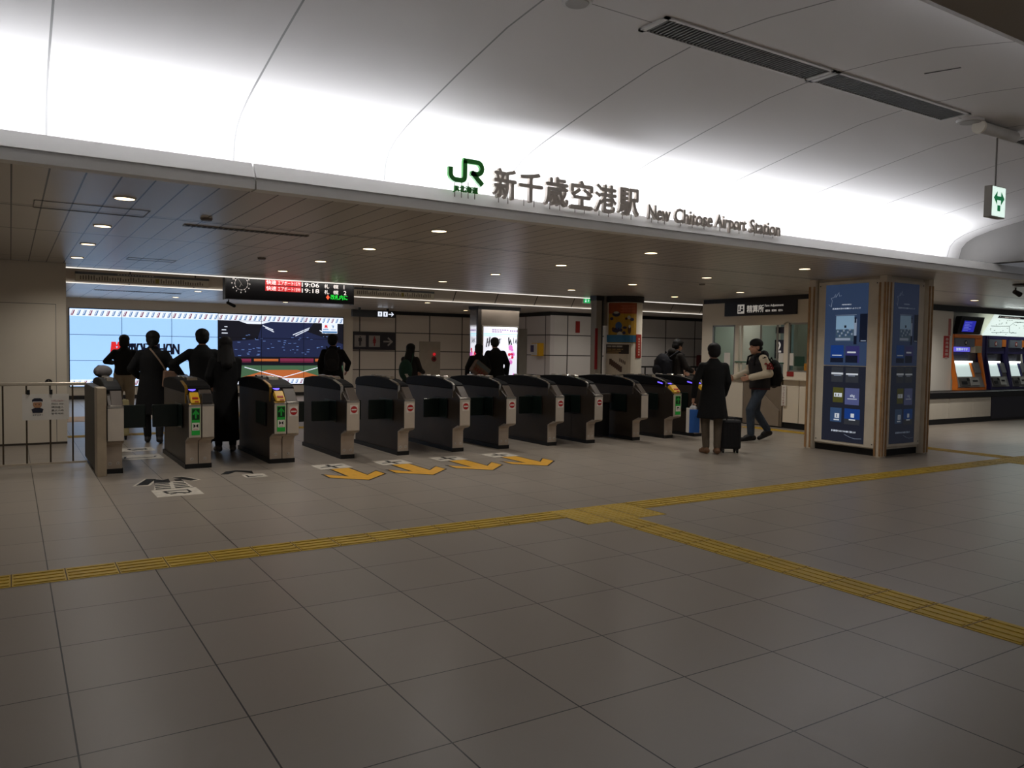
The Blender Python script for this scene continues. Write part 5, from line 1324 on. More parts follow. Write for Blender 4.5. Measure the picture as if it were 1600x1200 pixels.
lf = thing('office_lamp', 'white ceiling lamp inside the fare office', 'lamp', (14.1, 6.1, 2.5))
MB().box(13.9, 4.9, 2.495, 14.3, 7.3, 2.525).build('diffuser', lamp_mat('office_tube', (236, 248, 255), 1.2), lf, world=True)
area('office_lamp_light', (14.1, 6.1, 2.49), 0.35, 2.3, 6, (0.84, 1.0, 0.97), (0, 0, 0))

# ---------------------------------------------------------------- ticket machines
t = thing('ticket_counter', 'long counter with black top, pale panels and black plinth under the ticket machines', 'counter', (18, 4.9, 0))
MB().box(15.4, 4.43, 0.565, 30, 5.29, 0.685).build('worktop', black, t, world=True, bevel=0.006)
MB().box(15.4, 4.52, 0.0, 30, 5.29, 0.565).build('carcass', dark, t, world=True)
MB().box(15.4, 4.47, 0.0, 30, 4.52, 0.11).build('plinth', black, t, world=True)
xs4 = [at_y(p, 640, 4.48).x for p in (1482, 1519, 1547.5)]
pv = 15.4
for x in xs4:
    MB().box(pv+0.006, 4.47, 0.115, x-0.006, 4.52, 0.555).build('panel', mat('counter_panel', (214, 206, 190), 0.45, var=0.02), t, world=True, bevel=0.003); pv = x
MB().box(pv+0.01, 4.46, 0.06, 30, 4.52, 0.56).build('purple_front', mat('counter_purple', (26, 22, 40), 0.4), t, world=True)
m_or = mat('machine_orange', (240, 132, 44), 0.45); m_pu = mat('machine_purple', (44, 38, 92), 0.4); m_lg = mat('machine_grey', (150, 148, 144), 0.4); m_mid = mat('machine_mid_grey', (96, 96, 98), 0.4)
tube_l = lamp_mat('machine_light', (255, 255, 250), 2.2); disp = lamp_mat('machine_display', (96, 92, 210), 0.9); scr = lamp_mat('machine_screen', (190, 206, 204), 0.8)
def machine(x0, w, mcol, lab, disp_on):
    t = thing('ticket_machine', lab, 'ticket machine', (x0+w/2, 5.0, 0.685), group='ticket machines in the wall')
    B_ = lambda mb, *a, **k: mb.build(*a, t, world=True, **k)
    side = [(4.98, 0.69), (4.86, 0.69), (4.86, 0.80), (5.0, 1.52), (5.0, 1.98), (5.08, 1.98), (5.08, 1.52), (4.98, 0.90)]
    cheek = [(5.29, 0.69), (4.97, 0.69), (4.97, 0.90), (5.07, 1.52), (5.07, 1.97), (5.29, 1.97)]
    B_(MB().prism(cheek, 'x', x0+0.01, x0+0.06), 'cheek', mat('machine_cheek', (184, 180, 168), 0.45) if mcol is m_or else m_pu)
    for a_, b_ in ((x0, x0+0.05), (x0+w-0.05, x0+w)): B_(MB().prism(side, 'x', a_, b_), 'side_frame', mcol, bevel=0.008)
    B_(MB().box(x0+0.07, 5.11, 0.69, x0+w-0.05, 5.29, 1.98), 'housing', m_mid)
    B_(MB().box(x0+0.05, 4.865, 0.69, x0+w-0.05, 4.93, 0.745), 'front_lip', mcol)
    B_(MB().box(x0+0.07, 5.0, 1.90, x0+w-0.07, 5.1, 1.98), 'top_frame', mcol)
    B_(MB().box(x0+0.10, 4.99, 1.70, x0+w*0.72, 5.1, 1.89), 'top_sign', mat('machine_sign', (120, 126, 138), 0.4))
    mb = MB().disc(x0+w*0.42, 1.79, 0.055, (0, 4.989, 0), X_, Z_, 0.003, 0, 20).disc(x0+w*0.42, 1.79, 0.032, (0, 4.985, 0), X_, Z_, 0.002, 1, 16)
    B_(mb, 'sign_mark', [red, paper] if mcol is m_pu else [ink, paper])
    B_(MB().box(x0+w*0.74, 4.99, 1.72, x0+w-0.07, 5.1, 1.89), 'orange_cap', m_or)
    if disp_on:
        d_ = MB().box(x0+0.09, 4.98, 1.58, x0+w*0.55, 5.1, 1.69).build('display', disp, t, world=True)
        text('lettering', '営業中です', Vector((x0+0.12, 4.979, 1.605)), X_, Z_, 0.06, w*0.38, scr, t, 0.001, 0.02)
        B_(MB().box(x0+w*0.75, 4.985, 1.56, x0+w-0.05, 5.1, 1.72), 'icon_plate', mat('icon_cream', (190, 176, 140), 0.4))
    else:
        B_(MB().box(x0+0.07, 5.02, 1.55, x0+w-0.07, 5.1, 1.69), 'blank_strip', m_pu)
    B_(MB().box(x0+0.12, 5.05, 1.36, x0+w*0.60, 5.10, 1.51), 'bill_display', mat('bill_dark', (60, 62, 70), 0.35))
    B_(MB().box(x0+0.10, 4.98, 1.325, x0+w*0.66, 5.09, 1.365), 'lamp_tube', tube_l)
    # sloping control face
    sl = [(x0+0.05, 4.875, 0.76), (x0+w-0.05, 4.875, 0.76), (x0+w-0.05, 5.06, 1.34), (x0+0.05, 5.06, 1.34)]
    nrm = Vector((0, -0.58, 0.185)).normalized()
    B_(MB().slab([Vector(p)-nrm*0.02 for p in sl], nrm, 0.02), 'control_face', m_lg)
    def on(fx0, fz0, fx1, fz1, th, name, m):
        def P(fx, fz): return Vector((x0+0.05+(w-0.10)*fx, 4.875+0.185*fz, 0.76+0.58*fz))
        return B_(MB().slab([P(fx0, fz0), P(fx1, fz0), P(fx1, fz1), P(fx0, fz1)], nrm, th), name, m)
    on(0.10, 0.42, 0.62, 0.97, 0.012, 'touch_screen', scr)
    on(0.66, 0.40, 0.70, 0.97, 0.03, 'divider', mcol)
    on(0.75, 0.55, 0.96, 0.95, 0.04, 'card_unit', mat('card_unit_grey', (124, 124, 126), 0.4))
    on(0.10, 0.05, 0.45, 0.36, 0.035, 'coin_tray', mat('coin_tray', (110, 108, 104), 0.35, 0.4))
    on(0.14, 0.10, 0.32, 0.22, 0.045, 'coin_slot', ink); on(0.36, 0.24, 0.44, 0.34, 0.045, 'coin_slot', ink)
    on(0.50, 0.06, 0.80, 0.36, 0.03, 'ticket_outlet', mat('outlet_white', (178, 176, 170), 0.4)); on(0.56, 0.20, 0.74, 0.26, 0.036, 'outlet_slot', ink)
    return t
xm0 = at_y(1487, 560, 5.0).x
machine(xm0+0.02, 1.28, m_or, 'ticket machine in an orange frame with lit violet display', True)
machine(xm0+1.50, 0.95, m_pu, 'purple-framed ticket machine next to the orange one', False)
machine(xm0+2.47, 0.95, m_pu, 'purple-framed ticket machine cut by the right frame edge', False)
tag(MB().box(xm0+1.31, 5.02, 0.69, xm0+1.49, 5.29, 1.95).build('machine_filler', m_pu), 'narrow purple filler panel between the orange and the first purple machine', 'panel')
# fare board
xb0 = at_y(1541, 500, 5.2).x
t = thing('fare_board', 'bright white fare map board with dark title bar above the ticket machines', 'board', (xb0+2, 5.2, 1.98))
bd = [(5.27, 1.98), (4.98, 2.50), (5.0, 2.52), (5.29, 2.0)]
MB().prism(bd, 'x', xb0, xb0+4.5).build('board', lamp_mat('board_white', (214, 228, 222), 1.0), t, world=True)
nb_ = Vector((0, -0.52, -0.29)).normalized(); ub = Vector((0, -0.29, 0.52)).normalized(); ob = Vector((xb0, 5.27, 1.98))+nb_*0.002
MB().rect(0.18, 0.50, 1.45, 0.565, ob, X_, ub, 0.004).build('title_bar', mat('title_navy', (44, 50, 66), 0.4), t, world=True)
text('lettering', 'きっぷ 運賃表 Fares from here', ob+nb_*0.005+X_*0.22+ub*0.515, X_, ub, 0.035, 1.0, m_let, t, 0.001, 0.01)
mb = MB(); r_ = random.Random(8)
mb.stroke([(0.1, 0.28), (0.5, 0.28), (0.95, 0.30), (1.15, 0.12), (1.5, 0.12)], 0.012, ob, X_, ub, 0.002).stroke([(0.95, 0.30), (1.10, 0.42), (2.5, 0.42)], 0.012, ob, X_, ub, 0.002).stroke([(0.3, 0.10), (1.1, 0.12)], 0.01, ob, X_, ub, 0.002)
for k in range(40): x = 0.1+r_.random()*3; y = 0.06+r_.random()*0.4; mb.rect(x, y, x+0.05, y+0.012, ob, X_, ub, 0.002)
mb.build('map_line', mat('map_line_grey', (120, 134, 128), 0.5), t, world=True)
area('fare_board_lamp', (xb0+1.6, 4.75, 2.55), 3.4, 0.06, 16, (0.9, 1.0, 0.97), (-0.4, 0, 0))
# monitor
xa_ = at_y(1500, 510, 5.0).x; xb_ = at_y(1536, 510, 5.0).x
t = thing('monitor', 'black tilted monitor with blue screen left of the bright fare board', 'monitor', ((xa_+xb_)/2, 5.1, 1.95))
mz0, mz1 = 2.0, 2.40
MB().prism([(5.06, mz0), (4.96, mz1), (5.10, mz1), (5.16, mz0)], 'x', xa_, xb_).build('case', ink, t, world=True, bevel=0.01)
MB().box((xa_+xb_)/2-0.05, 5.1, 2.1, (xa_+xb_)/2+0.05, 5.3, 2.2).build('bracket', dark, t, world=True)
un = Vector((0, -0.10, mz1-mz0)).normalized(); nn_ = Vector((0, -(mz1-mz0), -0.10)).normalized(); om = Vector((xa_, 5.06, mz0))+nn_*0.001; wm_ = xb_-xa_
s_ = MB().rect(wm_*0.10, 0.06, wm_*0.88, 0.37, om, X_, un, 0.003).build('screen_dark', mat('monitor_dark', (14, 14, 20), 0.2), t, world=True)
MB().rect(wm_*0.16, 0.05, wm_*0.66, 0.31, om+nn_*0.003, X_, un, 0.002).build('screen', lamp_mat('monitor_blue', (40, 44, 170), 0.8), t, world=True)
mb = MB()
for k in range(6): mb.rect(wm_*0.2, 0.08+k*0.036, wm_*(0.4+0.1*(k % 2)), 0.09+k*0.036, om+nn_*0.006, X_, un, 0.001)
mb.build('screen_text', lamp_mat('monitor_text', (120, 130, 220), 0.8), t, world=True)
for p0, p1, m_, lab, ch in (((1474, 559), (1484, 525), mat('wall_red', (176, 46, 44), 0.5), 'red wall sign with white characters left of the ticket machines', '券売機故障中'), ((1482, 524.5), (1486.5, 498), mat('wall_pink', (176, 104, 96), 0.5), 'narrow faded red sign on the wall just above the red sign', '')):
    A = at_y(p0[0], p0[1], 4.99); B = at_y(p1[0], p1[1], 4.99)
    t = thing('wall_sign', lab, 'sign', ((A.x+B.x)/2, 4.99, A.z))
    MB().box(A.x, 4.99, A.z, B.x, 5.0, B.z).build('plate', m_, t, world=True)
    for k, c_ in enumerate(ch):
        text('lettering', c_, Vector((A.x+0.06, 4.989, B.z-0.11-0.085*k)), X_, Z_, 0.065, (B.x-A.x)*0.55, mat('sign_cream', (214, 190, 180), 0.5), t, 0.001, 0.015)

# ---------------------------------------------------------------- people
def fuse(mb, name, m, parent, voxel=0.012, it=4, fac=0.5):
    """the shapes grown together into one continuous skin"""
    me0 = mb.mesh(name, m); o = bpy.data.objects.new(name, me0); COL.objects.link(o)
    r = o.modifiers.new('r', 'REMESH'); r.mode = 'VOXEL'; r.voxel_size = voxel
    if it: s = o.modifiers.new('s', 'SMOOTH'); s.factor = fac; s.iterations = it
    dg = bpy.context.evaluated_depsgraph_get()
    me = bpy.data.meshes.new_from_object(o.evaluated_get(dg))
    bpy.data.objects.remove(o); bpy.data.meshes.remove(me0)
    for p in me.polygons: p.use_smooth = True
    me.materials.clear(); me.materials.append(m)
    ob = bpy.data.objects.new(name, me); COL.objects.link(ob)
    if parent is not None: ob.parent = parent
    return ob
skin = mat('skin', (186, 138, 112), 0.5, var=0.04, scale=20)
hair_m = mat('black_hair', (16, 13, 12), 0.75, var=0.2, scale=40)
shoe_dark = mat('dark_shoe', (20, 18, 18), 0.5)
def ring(cx, cy, z, rx, ry, n=20, tilt=0.0):
    return [(cx+rx*math.cos(2*PI*i/n), cy+ry*math.sin(2*PI*i/n), z+tilt*math.sin(2*PI*i/n)) for i in range(n)]
BASE = dict(hip_l=(-.09, 0, .90), hip_r=(.09, 0, .90), knee_l=(-.10, .03, .49), knee_r=(.10, .03, .49), ank_l=(-.10, -.02, .085), ank_r=(.10, -.02, .085),
            toe_l=(-.115, .15, .03), toe_r=(.115, .15, .03), waist=(0, 0, 1.06), chest=(0, .0, 1.28), neck=(0, -.01, 1.44), head=(0, .025, 1.575),
            sh_l=(-.172, -.01, 1.362), sh_r=(.172, -.01, 1.362), el_l=(-.245, -.04, 1.12), el_r=(.245, -.04, 1.12), wr_l=(-.235, .05, .88), wr_r=(.235, .05, .88))
def hand(mb, wr, d, n, side, curl=0.5, s=1.0):
    """five fingers on a palm: d runs to the fingertips, n is the palm's facing, side is where the thumb leaves"""
    d = Vector(d).normalized(); n = Vector(n); n = (n-d*n.dot(d)).normalized(); t_ = d.cross(n)*side
    wr = Vector(wr)
    for k in range(3):
        off = t_*((k-1)*0.022*s)
        mb.capsule(wr+d*0.015*s+off*0.8, wr+d*0.082*s+off, 0.017*s, 0.016*s, 10)
    for k, L_ in enumerate((0.068, 0.078, 0.072, 0.056)):
        b_ = wr+d*0.088*s+t_*((1.5-k)*0.0205*s)
        p = b_; dd = d.copy()
        for j, f in enumerate((0.45, 0.32, 0.23)):
            a_ = curl*(0.35+0.55*j)
            dj = (d*math.cos(a_)+n*math.sin(a_)).normalized()
            q = p+dj*(L_*f*s); mb.capsule(p, q, (0.0098-0.0008*j)*s, (0.0092-0.0009*j)*s, 8); p = q
    p = wr+d*0.03*s+t_*0.03*s; dj = (d*0.55+t_*0.75+n*0.35).normalized(); q = p+dj*0.042*s; mb.capsule(p, q, 0.013*s, 0.0115*s, 8)
    dj = (d*0.85+t_*0.25+n*(0.3+0.3*curl)).normalized(); mb.capsule(q, q+dj*0.034*s, 0.011*s, 0.009*s, 8)
def person(label, loc, facing, H, pose=None, top=None, top_m=None, leg_m=None, shoe_m=None, hair='short', hem=0.88, hem_w=0.19, hem_d=0.14, bulk=1.0, sleeve_m=None,
           curl=(0.5, 0.5), handdir=None, palm=None, head_turn=0.0, head_nod=0.0, hood=False, leg_r=1.0, scarf=None, group=None, shoe_s=1.0):
    P = {k: Vector(v) for k, v in BASE.items()}
    for k, v in (pose or {}).items(): P[k] = Vector(v)
    s = H/1.70
    P = {k: v*s for k, v in P.items()}
    f = Vector(facing); rz = math.atan2(-f.x, f.y)
    t = thing('person', label, 'person', loc, rz, group)
    hc = P['head']; R = Matrix.Rotation(head_turn, 3, 'Z') @ Matrix.Rotation(-head_nod, 3, 'X')
    hs = s*1.08
    def hp(x, y, z): return hc + R @ (Vector((x, y, z))*hs)
    # one continuous body: head with face, neck, trunk, arms with hands, legs with feet
    mb = MB()
    mb.ell(hp(0, -0.01, 0.025), (0.074*hs, 0.092*hs, 0.088*hs), 20, 11, R)
    mb.ell(hp(0, 0.018, -0.035), (0.058*hs, 0.070*hs, 0.075*hs), 18, 10, R)
    mb.ell(hp(0, 0.052, -0.088), (0.026*hs, 0.024*hs, 0.020*hs), 12, 7, R)                     # chin
    mb.capsule(hp(0, 0.084, 0.0), hp(0, 0.102, -0.030), 0.010*s, 0.0145*s, 10)              # nose
    mb.ell(hp(0, 0.078, -0.056), (0.022*hs, 0.012*hs, 0.008*hs), 12, 6, R)                     # lips
    mb.ell(hp(0, 0.078, 0.022), (0.045*hs, 0.012*hs, 0.008*hs), 12, 6, R)                      # brow
    for sx in (-1, 1): mb.ell(hp(sx*0.074, -0.005, -0.012), (0.011*hs, 0.020*hs, 0.031*hs), 10, 7, R)  # ears
    mb.capsule(P['neck']-Vector((0, 0, .05*s)), hp(0, -0.02, -0.05), 0.055*s, 0.052*s, 14)
    mb.ell(P['chest'], (0.155*s, 0.10*s, 0.17*s), 18, 10); mb.ell(P['waist'], (0.135*s, 0.09*s, 0.15*s), 18, 10)
    pel = (P['hip_l']+P['hip_r'])/2; mb.ell(pel+Vector((0, 0, .03*s)), (0.155*s, 0.105*s, 0.12*s), 18, 10)
    mb.capsule(P['chest'], P['waist'], 0.11*s, 0.10*s); mb.capsule(P['waist'], pel, 0.10*s, 0.11*s)
    for e in 'lr':
        mb.capsule(P['chest']+Vector((0, 0, .07*s)), P['sh_'+e], 0.055*s, 0.05*s); mb.capsule(P['sh_'+e], P['el_'+e], 0.046*s, 0.038*s); mb.capsule(P['el_'+e], P['wr_'+e], 0.037*s, 0.025*s)
        mb.capsule(P['hip_'+e], P['knee_'+e], 0.078*s, 0.052*s); mb.capsule(P['knee_'+e], P['ank_'+e], 0.05*s, 0.034*s)
        mb.capsule(P['ank_'+e]-Vector((0, 0.01, 0.03))*s, P['toe_'+e], 0.036*s, 0.026*s)
        d = (P['wr_'+e]-P['el_'+e]).normalized()
        if handdir and handdir.get(e): d = Vector(handdir[e])
        n = Vector((1 if e == 'l' else -1, 0, 0))
        if palm and palm.get(e): n = Vector(palm[e])
        hand(mb, P['wr_'+e], d, n, -1 if e == 'l' else 1, curl[0 if e == 'l' else 1], s*1.02)
    body = fuse(mb, 'body', skin, t, 0.0075*s, 3)
    # eyes and mouth
    for sx in (-1, 1):
        e_ = MB().ell(hp(sx*0.031, 0.074, 0.004), (0.012*hs, 0.009*hs, 0.006*hs), 10, 6, R).build('eye', mat('eye_dark', (24, 20, 20), 0.3), t, smooth=True)
    MB().ell(hp(0, 0.087, -0.056), (0.019*hs, 0.006*hs, 0.003*hs), 10, 5, R).build('mouth', mat('lip', (140, 84, 76), 0.5), t, smooth=True)
    # trousers
    if leg_m:
        mb = MB(); mb.ell(pel+Vector((0, 0, .02*s)), (0.172*s, 0.122*s, 0.13*s), 18, 10)
        for e in 'lr':
            mb.capsule(P['hip_'+e], P['knee_'+e], 0.094*s*leg_r, 0.072*s*leg_r); mb.capsule(P['knee_'+e], P['ank_'+e]+Vector((0, 0, .03*s)), 0.071*s*leg_r, 0.056*s*leg_r)
        fuse(mb, 'trousers', leg_m, t, 0.013*s, 3)
    for e in 'lr':
        mb = MB(); a = P['ank_'+e]; q = P['toe_'+e]; dv = (q-a)
        heel = a+Vector((0, -0.03, -0.035))*s - Vector((dv.x, dv.y, 0))*0.12
        mb.capsule(heel, q, 0.046*s*shoe_s, 0.036*s*shoe_s); mb.capsule(a+Vector((0, 0, -0.02))*s, a+Vector((0, 0, .03))*s, 0.05*s, 0.05*s); mb.capsule(a, (a+q)/2, 0.045*s, 0.042*s)
        fuse(mb, 'shoe', shoe_m or shoe_dark, t, 0.010*s, 2)
    # coat or jacket with sleeves
    b = bulk
    mb = MB()
    c, w_, nk = P['chest'], P['waist'], P['neck']
    def lerp(a_, b_, k): return a_+(b_-a_)*k
    rings = []
    hemz = hem*s
    hemc = pel + (P['knee_l']+P['knee_r']-P['hip_l']-P['hip_r'])*0.5*max(0, min(1, (pel.z-hemz)/(0.42*s)))
    for (p, rx, ry) in ((Vector((hemc.x, hemc.y, hemz)), hem_w*s, hem_d*s), (Vector((lerp(hemc, pel, .5).x, lerp(hemc, pel, .5).y, lerp(hemz, max(pel.z, hemz+.02), .5))), lerp(hem_w, .175*b, .5)*s, lerp(hem_d, .135*b, .5)*s),
                        (w_, .158*b*s, .122*b*s), (lerp(w_, c, .5), .170*b*s, .126*b*s), (c+Vector((0, 0, .02*s)), .180*b*s, .126*b*s), (lerp(c, nk, .6), .150*s*b, .102*s*b), (lerp(c, nk, .85), .112*s, .088*s), (nk+Vector((0, 0, .012*s)), .078*s, .074*s), (nk+Vector((0, 0.01*s, .035*s)), .066*s, .066*s)):
        rings.append([Vector(q) for q in ring(p.x, p.y, p.z, rx, ry)])
    mb.loft(rings)
    for e in 'lr':
        sgn_ = -1 if e == 'l' else 1
        mb.capsule(c+Vector((0, 0, .05*s)), P['sh_'+e]+Vector((0, 0, -.012*s)), 0.072*s*b, 0.060*s*b)
    smb = mb if sleeve_m is None else MB()
    for e in 'lr':
        d = (P['wr_'+e]-P['el_'+e])
        smb.capsule(P['sh_'+e]+Vector((0, 0, -.012*s)), P['el_'+e], 0.061*s*b, 0.056*s*b); smb.capsule(P['el_'+e], P['el_'+e]+d*0.93, 0.055*s*b, 0.045*s*b)
    if hood: mb.ell(nk+Vector((0, -.085, -.005))*s, (.12*s, .07*s, .085*s), 16, 9)
    if sleeve_m is not None: mb_s = fuse(smb, 'sleeves', sleeve_m, t, 0.012*s, 4)
    coat = fuse(mb, top or 'coat', top_m, t, 0.013*s, 4)
    if scarf: fuse(MB().ell(nk+Vector((0, .01, .03))*s, (.085*s, .085*s, .05*s), 16, 8), 'collar', scarf, t, 0.012*s, 2)
    # hair
    mb = MB()
    if hair in ('short', 'long', 'bun', 'mid'):
        mb.ell(hp(0, -0.020, 0.045), (0.094*hs, 0.104*hs, 0.088*hs), 20, 11, R)
        mb.ell(hp(0, -0.045, 0.0), (0.090*hs, 0.074*hs, 0.090*hs), 18, 10, R)
        mb.ell(hp(0, 0.045, 0.082), (0.062*hs, 0.045*hs, 0.030*hs), 14, 8, R)
        if hair == 'mid': mb.ell(hp(0, -0.045, -0.05), (0.088*hs, 0.072*hs, 0.075*hs), 18, 10, R); [mb.ell(hp(sx*0.07, 0.0, -0.02), (0.02*hs, 0.045*hs, 0.06*hs), 12, 8, R) for sx in (-1, 1)]
        if hair == 'long':
            mb.capsule(hp(0, -0.055, -0.02), Vector((P['chest'].x, P['chest'].y-.115*s*b, P['chest'].z+.03*s)), 0.082*s, 0.085*s, 16)
            for sx in (-1, 1): mb.capsule(hp(sx*0.065, -0.01, 0.0), Vector((P['chest'].x+sx*.09*s, P['chest'].y-.07*s*b, P['chest'].z+.06*s)), 0.032*s, 0.045*s)
        if hair == 'bun': mb.capsule(hp(0, -0.10, -0.015), hp(0, -0.105, -0.085), 0.026*s, 0.030*s); mb.ell(hp(0, -0.045, -0.045), (0.075*hs, 0.065*hs, 0.05*hs), 16, 8, R)
        fuse(mb, 'hair', hair_m, t, 0.009*s, 2)
    else:
        mb.ell(hp(0, -0.04, -0.01), (0.080*hs, 0.065*hs, 0.06*hs), 18, 9, R); fuse(mb, 'hair', hair_m, t, 0.010*s, 2)
        mb = MB(); mb.ell(hp(0, -0.008, 0.058), (0.092*hs, 0.106*hs, 0.078*hs), 22, 11, R)
        if hair == 'cap': mb.loft([[hp(x*0.08, 0.085+0.0*abs(x), 0.030) for x in (-1, -.5, 0, .5, 1)]+[hp(x*0.08, 0.085, 0.045) for x in (1, .5, 0, -.5, -1)], [hp(x*0.055, 0.145, 0.018) for x in (-1, -.5, 0, .5, 1)]+[hp(x*0.055, 0.145, 0.028) for x in (1, .5, 0, -.5, -1)]])
        fuse(mb, 'knit_cap', mat('cap_black', (15, 14, 16), 0.8, var=0.15, scale=60), t, 0.009*s, 2)
    return t, P, s
def world_of(t, p): return Matrix.Translation(t.location) @ Matrix.Rotation(t.rotation_euler.z, 4, 'Z') @ Vector(p)
fwd2 = Vector((_fw.x, _fw.y, 0)).normalized(); rt2 = Vector((_r0.x, _r0.y, 0)).normalized()
cl_black = mat('cloth_black', (11, 11, 12), 0.9, var=0.2, scale=14, bump=0.15)
cl_char = mat('cloth_charcoal', (30, 29, 31), 0.85, var=0.2, scale=14, bump=0.15)
cl_brown = mat('cloth_brown_black', (32, 27, 24), 0.85, var=0.2, scale=14, bump=0.15)
cl_navy = mat('cloth_navy', (22, 23, 32), 0.85, var=0.2, scale=14, bump=0.15)
tr_pale = mat('trousers_pale', (150, 136, 116), 0.8, var=0.12, scale=10, bump=0.15)
tr_grey = mat('trousers_grey_brown', (92, 80, 66), 0.8, var=0.12, scale=10, bump=0.15)
tr_denim = mat('denim', (52, 62, 74), 0.8, var=0.2, scale=12, bump=0.15)
tr_dark = mat('trousers_dark', (26, 25, 27), 0.8)
sh_tan = mat('shoe_tan', (112, 78, 52), 0.5); sh_sneak = mat('sneaker', (42, 40, 40), 0.5)
YF_ = (0.1, 1, 0)
# woman in a black jacket and pale trousers before the screen
person('person in black jacket and pale wide trousers seen from behind before the pale screen', (1.66, 11.9, 0.008), (0.15, 1, 0), 1.62,
       dict(el_l=(-.33, .0, 1.17), wr_l=(-.22, .20, 1.14), el_r=(.25, -.03, 1.12), wr_r=(.22, .12, .93), knee_l=(-.12, .06, .49)), 'jacket', cl_black, tr_pale, mat('shoe_pale', (150, 146, 140), 0.6), 'mid', hem=0.90, hem_w=0.20, hem_d=0.15, bulk=1.12, leg_r=1.25)
# woman in a long black cape coat
pw, Pw, sw2 = person('woman in long black coat with tied hair and tan shoulder bag, in the leftmost aisle', (1.60, 7.85, 0), (0.22, 1, 0), 1.66,
       dict(el_l=(-.30, -.02, 1.13), wr_l=(-.20, .16, 1.0), el_r=(.30, -.02, 1.13), wr_r=(.21, .16, 1.02), knee_r=(.10, -.02, .49), ank_r=(.10, -.16, .10), toe_r=(.11, -.02, .03), ank_l=(-.08, .05, .085), toe_l=(-.09, .22, .03)), 'coat', cl_black, tr_dark, sh_sneak, 'bun', hem=0.44, hem_w=0.27, hem_d=0.20, bulk=1.15)
MB().ell(Pw['head']+Vector((0.0, -0.112, 0.0))*sw2, (0.03, 0.012, 0.009)).build('hair_clip', mat('clip_pale', (170, 160, 146), 0.3), pw)
# shoulder bag resting on her right hip
bag_m = mat('bag_tan', (150, 118, 98), 0.55, var=0.1, scale=14)
bp = Vector((1.80, 7.68, 0.97))
t = thing('shoulder_bag', 'tan shoulder bag on the right hip of the woman in the long black coat', 'bag', bp, 0)
MB().prism([(-0.10, -0.13), (0.13, -0.15), (0.15, 0.04), (0.07, 0.10), (-0.08, 0.12)], 'y', -0.05, 0.05).build('pouch', bag_m, t, bevel=0.02)
st_ = [Vector(q_)-bp for q_ in ((1.76, 7.67, 1.07), (1.71, 7.64, 1.15), (1.65, 7.65, 1.25), (1.585, 7.69, 1.345), (1.55, 7.75, 1.40))]
MB().path(st_, 0.012).build('strap', mat('strap_pale', (156, 132, 112), 0.6), t, smooth=True)
# man with his left hand on the hip, at the gate
person('man in black sweater with left elbow out, seen from behind between the two wide gates', (2.22, 7.45, 0), (0.12, 1, 0), 1.70,
       dict(el_l=(-.40, -.02, 1.19), wr_l=(-.27, .10, 1.0), el_r=(.30, .0, 1.14), wr_r=(.22, .2, 1.0)), 'sweater', cl_black, tr_dark, None, 'short', hem=0.86, hem_w=0.20, hem_d=0.14, bulk=1.1, curl=(0.3, 0.5), handdir=dict(l=(0.6, 0.55, -0.55)))
# woman in a long dark coat in the aisle
person('woman with long hair in ankle-length black coat between the two wide gates', (2.32, 6.4, 0), (0.05, 1, 0), 1.58,
       dict(el_l=(-.24, -.02, 1.12), wr_l=(-.18, .14, .98), el_r=(.17, .03, 1.12), wr_r=(.13, .17, .97)), 'coat', cl_black, tr_dark, mat('shoe_grey', (96, 90, 84), 0.6), 'long', hem=0.16, hem_w=0.205, hem_d=0.17, bulk=1.08)
# man with a backpack looking at the screen
p5, P5, s5 = person('man in dark coat with black backpack before the right end of the video wall', (5.28, 10.4, 0), (0.45, 1, 0), 1.71,
       dict(el_r=(.30, .02, 1.14), wr_r=(.26, .18, 1.0), el_l=(-.25, .0, 1.12)), 'coat', cl_black, tr_dark, None, 'short', hem=0.72, hem_w=0.25, hem_d=0.18, bulk=1.12, head_turn=-0.25)
def backpack(label, person_t, P, s, m, w_=0.15, h_=0.23, d_=0.11, yoff=-0.235, zc=1.2, strap_m=None):
    yoff -= 0.03
    t = thing('backpack', label, 'backpack', person_t.location, person_t.rotation_euler.z)
    c = Vector((P['chest'].x, P['chest'].y + yoff*s, zc*s))
    mb = MB(); mb.ell(c, (w_*s, d_*s, h_*s), 18, 11); mb.box(c.x-w_*0.85*s, c.y-d_*0.6*s, c.z-h_*0.85*s, c.x+w_*0.85*s, c.y+d_*0.8*s, c.z+h_*0.5*s)
    fuse(mb, 'pack', m, t, 0.014, 5)
    mb = MB(); mb.ell(c+Vector((0, -d_*0.75*s, -h_*0.25*s)), (w_*0.7*s, d_*0.5*s, h_*0.45*s), 14, 8); fuse(mb, 'front_pocket', m, t, 0.014, 3)
    for sx in (-1, 1):
        MB().path([c+Vector((sx*w_*0.55*s, d_*0.6*s, h_*0.7*s)), Vector((sx*0.12*s, P['sh_l'].y-0.02*s, P['sh_l'].z+0.095*s)), Vector((sx*0.12*s, P['sh_l'].y+0.12*s, P['sh_l'].z+0.02*s)), Vector((sx*0.13*s, P['sh_l'].y+0.135*s, P['sh_l'].z-0.10*s))], 0.016).build('shoulder_strap', strap_m or m, t, smooth=True)
    MB().path([c+Vector((-0.04*s, d_*0.5*s, h_*0.95*s)), c+Vector((0, d_*0.5*s, h_*1.12*s)), c+Vector((0.04*s, d_*0.5*s, h_*0.95*s))], 0.010).build('grab_handle', m, t, smooth=True)
    return t
backpack('black backpack on the man at the right end of the video wall', p5, P5, s5, cl_char)
